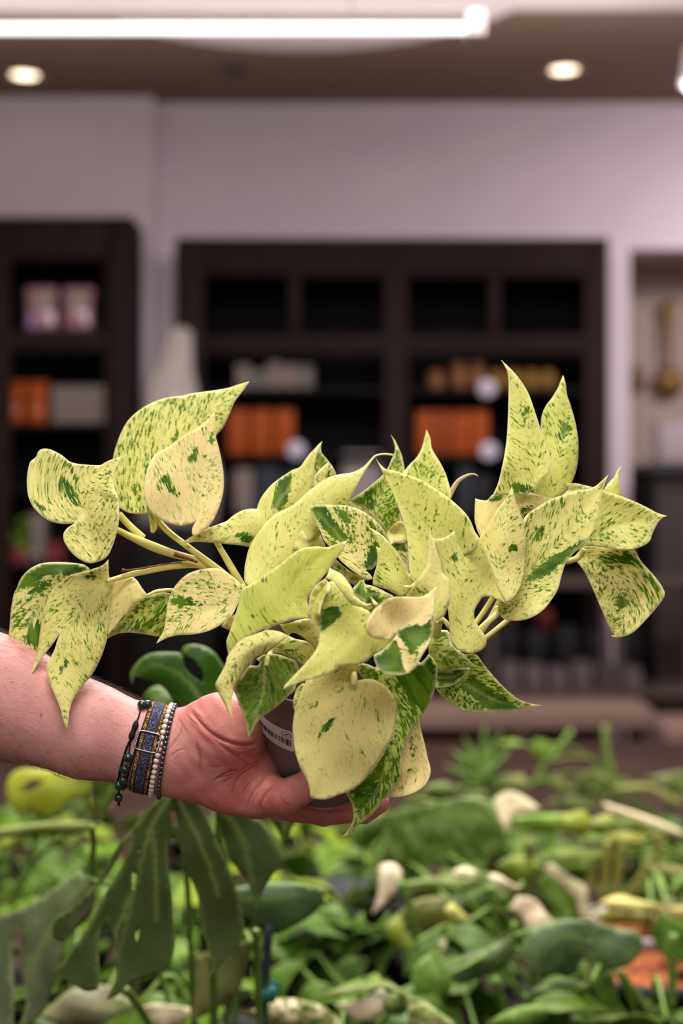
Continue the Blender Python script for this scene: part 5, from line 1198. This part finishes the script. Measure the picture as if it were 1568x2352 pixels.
many(v5, 1.36, [('118,1182 220,1170 320,1118 352,1170 322,1232 230,1262 170,1222', '340,1150 120,1182', (250, 230, 208)), ('-10,1180 60,1188 130,1240 152,1300 -10,1300', '150,1290 0,1190', (110, 140, 70), dict(green=.7)), ('428,1192 500,1180 562,1232 625,1275 430,1300', '620,1270 430,1200', (120, 150, 80), dict(green=.75)),
    ('40,1170 160,1110 300,1090 410,1130 420,1170 330,1120 180,1150', '420,1160 40,1170', (120, 142, 84)), ('320,1150 420,1130 460,1180 400,1230 340,1220', '450,1180 330,1190', (92, 120, 56))])
hero(v5, 'F', '655,1232 720,1213 902,1240 862,1292 822,1325 700,1325', '900,1240 660,1235', 1.38, CR, label='cream leaf')
hero(v5, 'F', '1110,1260 1180,1240 1260,1198 1400,1200 1502,1240 1580,1300 1580,1330 1300,1330', '1580,1310 1120,1260', 1.36, (120, 142, 76), green=.7)
# kitchen of small leafy pots filling the table: a few leaf shapes, copied leaf by leaf
def small_leaf(L, wd, droop, seed, kind):
    V = []; UV = []; n, m = 9, 6; rr = random.Random(seed)
    prof = [0.0, .72, .98, 1.0, .9, .72, .5, .27, .1, 0.0]
    for i in range(n + 1):
        s = i / n
        for j in range(-m // 2, m // 2 + 1):
            w = j / (m / 2); x = wd / 2 * prof[i] * w
            back = -.10 * L * (1 - s) ** 3 * abs(w)
            V.append((x, s * L + back, -droop * L * s * s + .18 * abs(x) + .004 * math.sin(s * 7 + seed) * abs(w)))
            UV.append((abs(x) * 1.05 + s * L * .7 + (.3 if w > 0 else 0), s * L * .8 - abs(x) * .7))
    Fc = []; k = m + 1
    for i in range(n):
        for j in range(m): Fc.append((i * k + j, i * k + j + 1, (i + 1) * k + j + 1, (i + 1) * k + j))
    ed = [1.0 if (abs((i % k) - m / 2) == m / 2) else 0.0 for i in range(len(V))]
    return V, Fc, UV, ed
kinds = []
for kd, (pig, green, L, wd) in enumerate((((74, 114, 8), 1.5, .075, .055), ((106, 148, 10), 1.4, .07, .05), ((54, 84, 6), 1.6, .09, .065), ((132, 150, 46), .75, .075, .052), ((152, 178, 20), 1.4, .06, .045), ((92, 122, 26), 1.1, .085, .06))):
    V, Fc, UV, ed = small_leaf(L, wd, .35, kd, kd)
    me_o = mk('leaf', V, Fc, FOLI, None, attrs=dict(green=[green] * len(V), patch=[0.0] * len(V), tone=[.4] * len(V), edge=ed, rib=[0.0] * len(V), seed=[kd * 9.1] * len(V), pig=np.array([srgb(*[c * .86 for c in pig])] * len(V))), uv=UV, origin=(0, 0, 0))
    md = me_o.modifiers.new('Solidify', 'SOLIDIFY'); md.thickness = .0005
    COL.objects.unlink(me_o); kinds.append(me_o)
SV, SF = tube([(0, 0, 0), (0, 0, .5), (0, 0, 1)], .0018, 6, 1)
stem_src = mk('stem', SV, SF, STEMG, None, origin=(0, 0, 0)); COL.objects.unlink(stem_src)
FILL = [(-.55, 1.55, 2040, (0, 1)), (-.30, 1.62, 2020, (1, 0)), (-.12, 1.75, 1960, (0, 2)), (.05, 1.62, 2060, (0, 1)), (-.62, 1.95, 1900, (1, 4)), (-.38, 2.05, 1900, (0, 1)), (-.15, 2.15, 1930, (4, 0)), (.12, 1.92, 1990, (2, 0)), (.10, 2.3, 1900, (2, 5)),
        (.33, 2.0, 1960, (3, 0)), (.45, 1.75, 2110, (5, 3)), (.36, 2.35, 1850, (5, 2)), (.60, 2.35, 1850, (5, 2)), (-.05, 1.45, 2170, (1, 0)), (.16, 1.45, 2210, (0, 5)), (.38, 1.48, 2260, (2, 5)), (-.36, 1.38, 2180, (2, 0)), (-.78, 2.3, 1900, (0, 4)), (-.85, 1.85, 1990, (1, 0)), (-.3, 2.4, 1890, (0, 2)), (.82, 2.4, 1890, (2, 5)), (-.10, 1.30, 2290, (2, 0)), (.07, 1.28, 2300, (0, 1)), (-.80, 2.75, 1836, (1, 4)), (-.55, 2.62, 1846, (0, 1)), (-.30, 2.85, 1840, (1, 0)), (-.06, 2.6, 1850, (4, 1)), (.14, 2.85, 1830, (0, 2)), (-.62, 3.1, 1836, (4, 0)), (-.12, 3.1, 1834, (0, 1)), (-1.0, 2.6, 1846, (0, 1)), (.42, 2.75, 1830, (2, 0)), (-.75, 2.02, 1930, (0, 1)), (-.22, 1.9, 1950, (1, 0))]
hues = ['mid green', 'bright green', 'dark green', 'cream-flecked', 'yellow-green', 'dull green']
def row_of(y): return 0 if y < 1.5 else 1 if y < 1.8 else 2 if y < 2.12 else 3 if y < 2.5 else 4
ROWS = ['front row', 'second row', 'third row', 'fourth row', 'back row']; ORD = ['first', 'second', 'third', 'fourth', 'fifth', 'sixth', 'seventh', 'eighth', 'ninth', 'tenth']
FIXED = [(o.location.x, o.location.y, .125) for o in COL.objects if o.type == 'EMPTY' and o.get('category') == 'potted plant' and abs(o.location.z - TZ) < .01]
FILL = [list(f) for f in FILL]
for _ in range(60):
    for i, f in enumerate(FILL):
        for (ax, ay, r) in FIXED + [(h[0], h[1], .115) for j, h in enumerate(FILL) if j != i]:
            dx, dy = f[0] - ax, f[1] - ay; d = math.hypot(dx, dy) + 1e-6
            if d < r: f[0] += dx / d * (r - d) * .5; f[1] += dy / d * (r - d) * .5
for k, (x, y, ylim, kk) in enumerate(FILL):
    zl = Z_(ylim, y)
    rk = row_of(y); od = sorted(f[0] / f[1] for f in FILL if row_of(f[1]) == rk).index(x / y)
    t = make_plant('leafy_plant', f'{hues[kk[0]]} leafy plant, {ORD[od]} from the left in the {ROWS[rk]} of small plants', 'potted plant', x, y, .05 if y > 2.5 else .07 if y > 2.2 else .10, .05, group='small leafy plants on the table')
    c = CROWN[t.name]; H = max(.05, zl - c.z)
    for i in range(26):
        a = RNG.uniform(0, 6.283); rr = RNG.uniform(.1, 1) ** .6 * .12
        hz = H * RNG.uniform(.12, 1.0) * (1 - .25 * rr / .12) - .02
        p = c + Vector((rr * math.cos(a), rr * math.sin(a), hz))
        src = kinds[kk[0] if RNG.rand() < .7 else kk[1]]
        o = copy_obj(src, t); o.location = p - t.location
        o.rotation_euler = (RNG.uniform(-.5, .5) - .15, RNG.uniform(-.5, .5), a - math.pi / 2 + RNG.uniform(-.6, .6))
        sc = RNG.uniform(.75, 1.25); o.scale = (sc, sc, sc)
        if i % 2 == 0:
            s = copy_obj(stem_src, t); d = p - c; s.location = c - t.location
            s.rotation_mode = 'QUATERNION'; s.rotation_quaternion = Vector((0, 0, 1)).rotation_difference(d.normalized()); s.scale = (1, 1, d.length)
# plant standing by the narrow cabinet
sh = empty('shelf_plant', P(30, 1296, LS + .06), 'dim trailing green plant on the low shelf of the narrow cabinet', 'potted plant')
c = sh.location
mk('pot', *lathe([(0, 0), (.05, 0), (.062, .09), (.058, .09), (.05, .02)], c, 24), potblk, sh)
for i in range(26):
    a = RNG.uniform(0, 6.283); o = copy_obj(kinds[4 if i % 3 else 1], sh)
    o.location = Vector((RNG.uniform(-.12, .12), RNG.uniform(-.04, .05), RNG.uniform(.08, .20))); o.rotation_euler = (RNG.uniform(-1, .3), RNG.uniform(-.5, .5), a); o.scale = (1.3,) * 3
mk('stem', *tube([c + Vector((0, 0, .05)), c + Vector((.02, -.02, .1)), c + Vector((-.03, 0, .2))], .004, 8, 4), STEMG, sh)
# ================================================================== light and camera
area('ceiling_lamp_near', (-.1, .35, 3.15), (0, 0, 0), 1.3, .28, 44, (1, .95, .92))
area('ceiling_lamp_behind', (.1, -1.6, 3.1), (math.radians(38), 0, 0), 2.6, .6, 42, (1, .95, .93))
area('ceiling_lamp_middle', (.0, 3.3, 3.2), (0, 0, 0), 3.2, .4, 122, (1, .93, .95))
area('ceiling_fill_light', (-.2, 5.15, CEIL - .55), (math.pi, 0, 0), 4.5, .10, 15, (1, .93, .93))  # added upward fill without any fixture, brightens the front ceiling and round panel
area('table_fill_light', (.25, 2.0, 3.1), (0, 0, 0), 1.4, .25, 66, (1, .95, .92))  # unseen fill added above the table to brighten its leaves
area('wall_washer', (2.25, 5.3, 2.95), (math.radians(28), math.radians(10), 0), 0.5, .3, 28, (1, .92, .97))
w = bpy.data.worlds.new('room_glow'); SC.world = w; w.use_nodes = True
bg = w.node_tree.nodes['Background']; bg.inputs[0].default_value = (1, .93, .90, 1); bg.inputs[1].default_value = .22

cam = bpy.data.cameras.new('camera'); co = bpy.data.objects.new('camera', cam); COL.objects.link(co)
co.location = (0, 0, CZ); co.rotation_euler = (math.radians(90), 0, 0)
cam.sensor_fit = 'VERTICAL'; cam.sensor_height = 36; cam.sensor_width = 24; cam.lens = 50; cam.clip_start = .05; cam.clip_end = 50
cam.dof.use_dof = True; cam.dof.focus_distance = .875; cam.dof.aperture_fstop = 4.0; cam.dof.aperture_blades = 0
SC.camera = co
SC.view_settings.view_transform = 'Standard'; SC.view_settings.look = 'None'; SC.view_settings.exposure = 0.12; SC.view_settings.gamma = 1.0
SC.view_settings.use_curve_mapping = False
SC.cycles.use_denoising = True
SC.cycles.max_bounces = 6; SC.cycles.diffuse_bounces = 3; SC.cycles.transparent_max_bounces = 6
SC.cycles.sample_clamp_indirect = 4.0
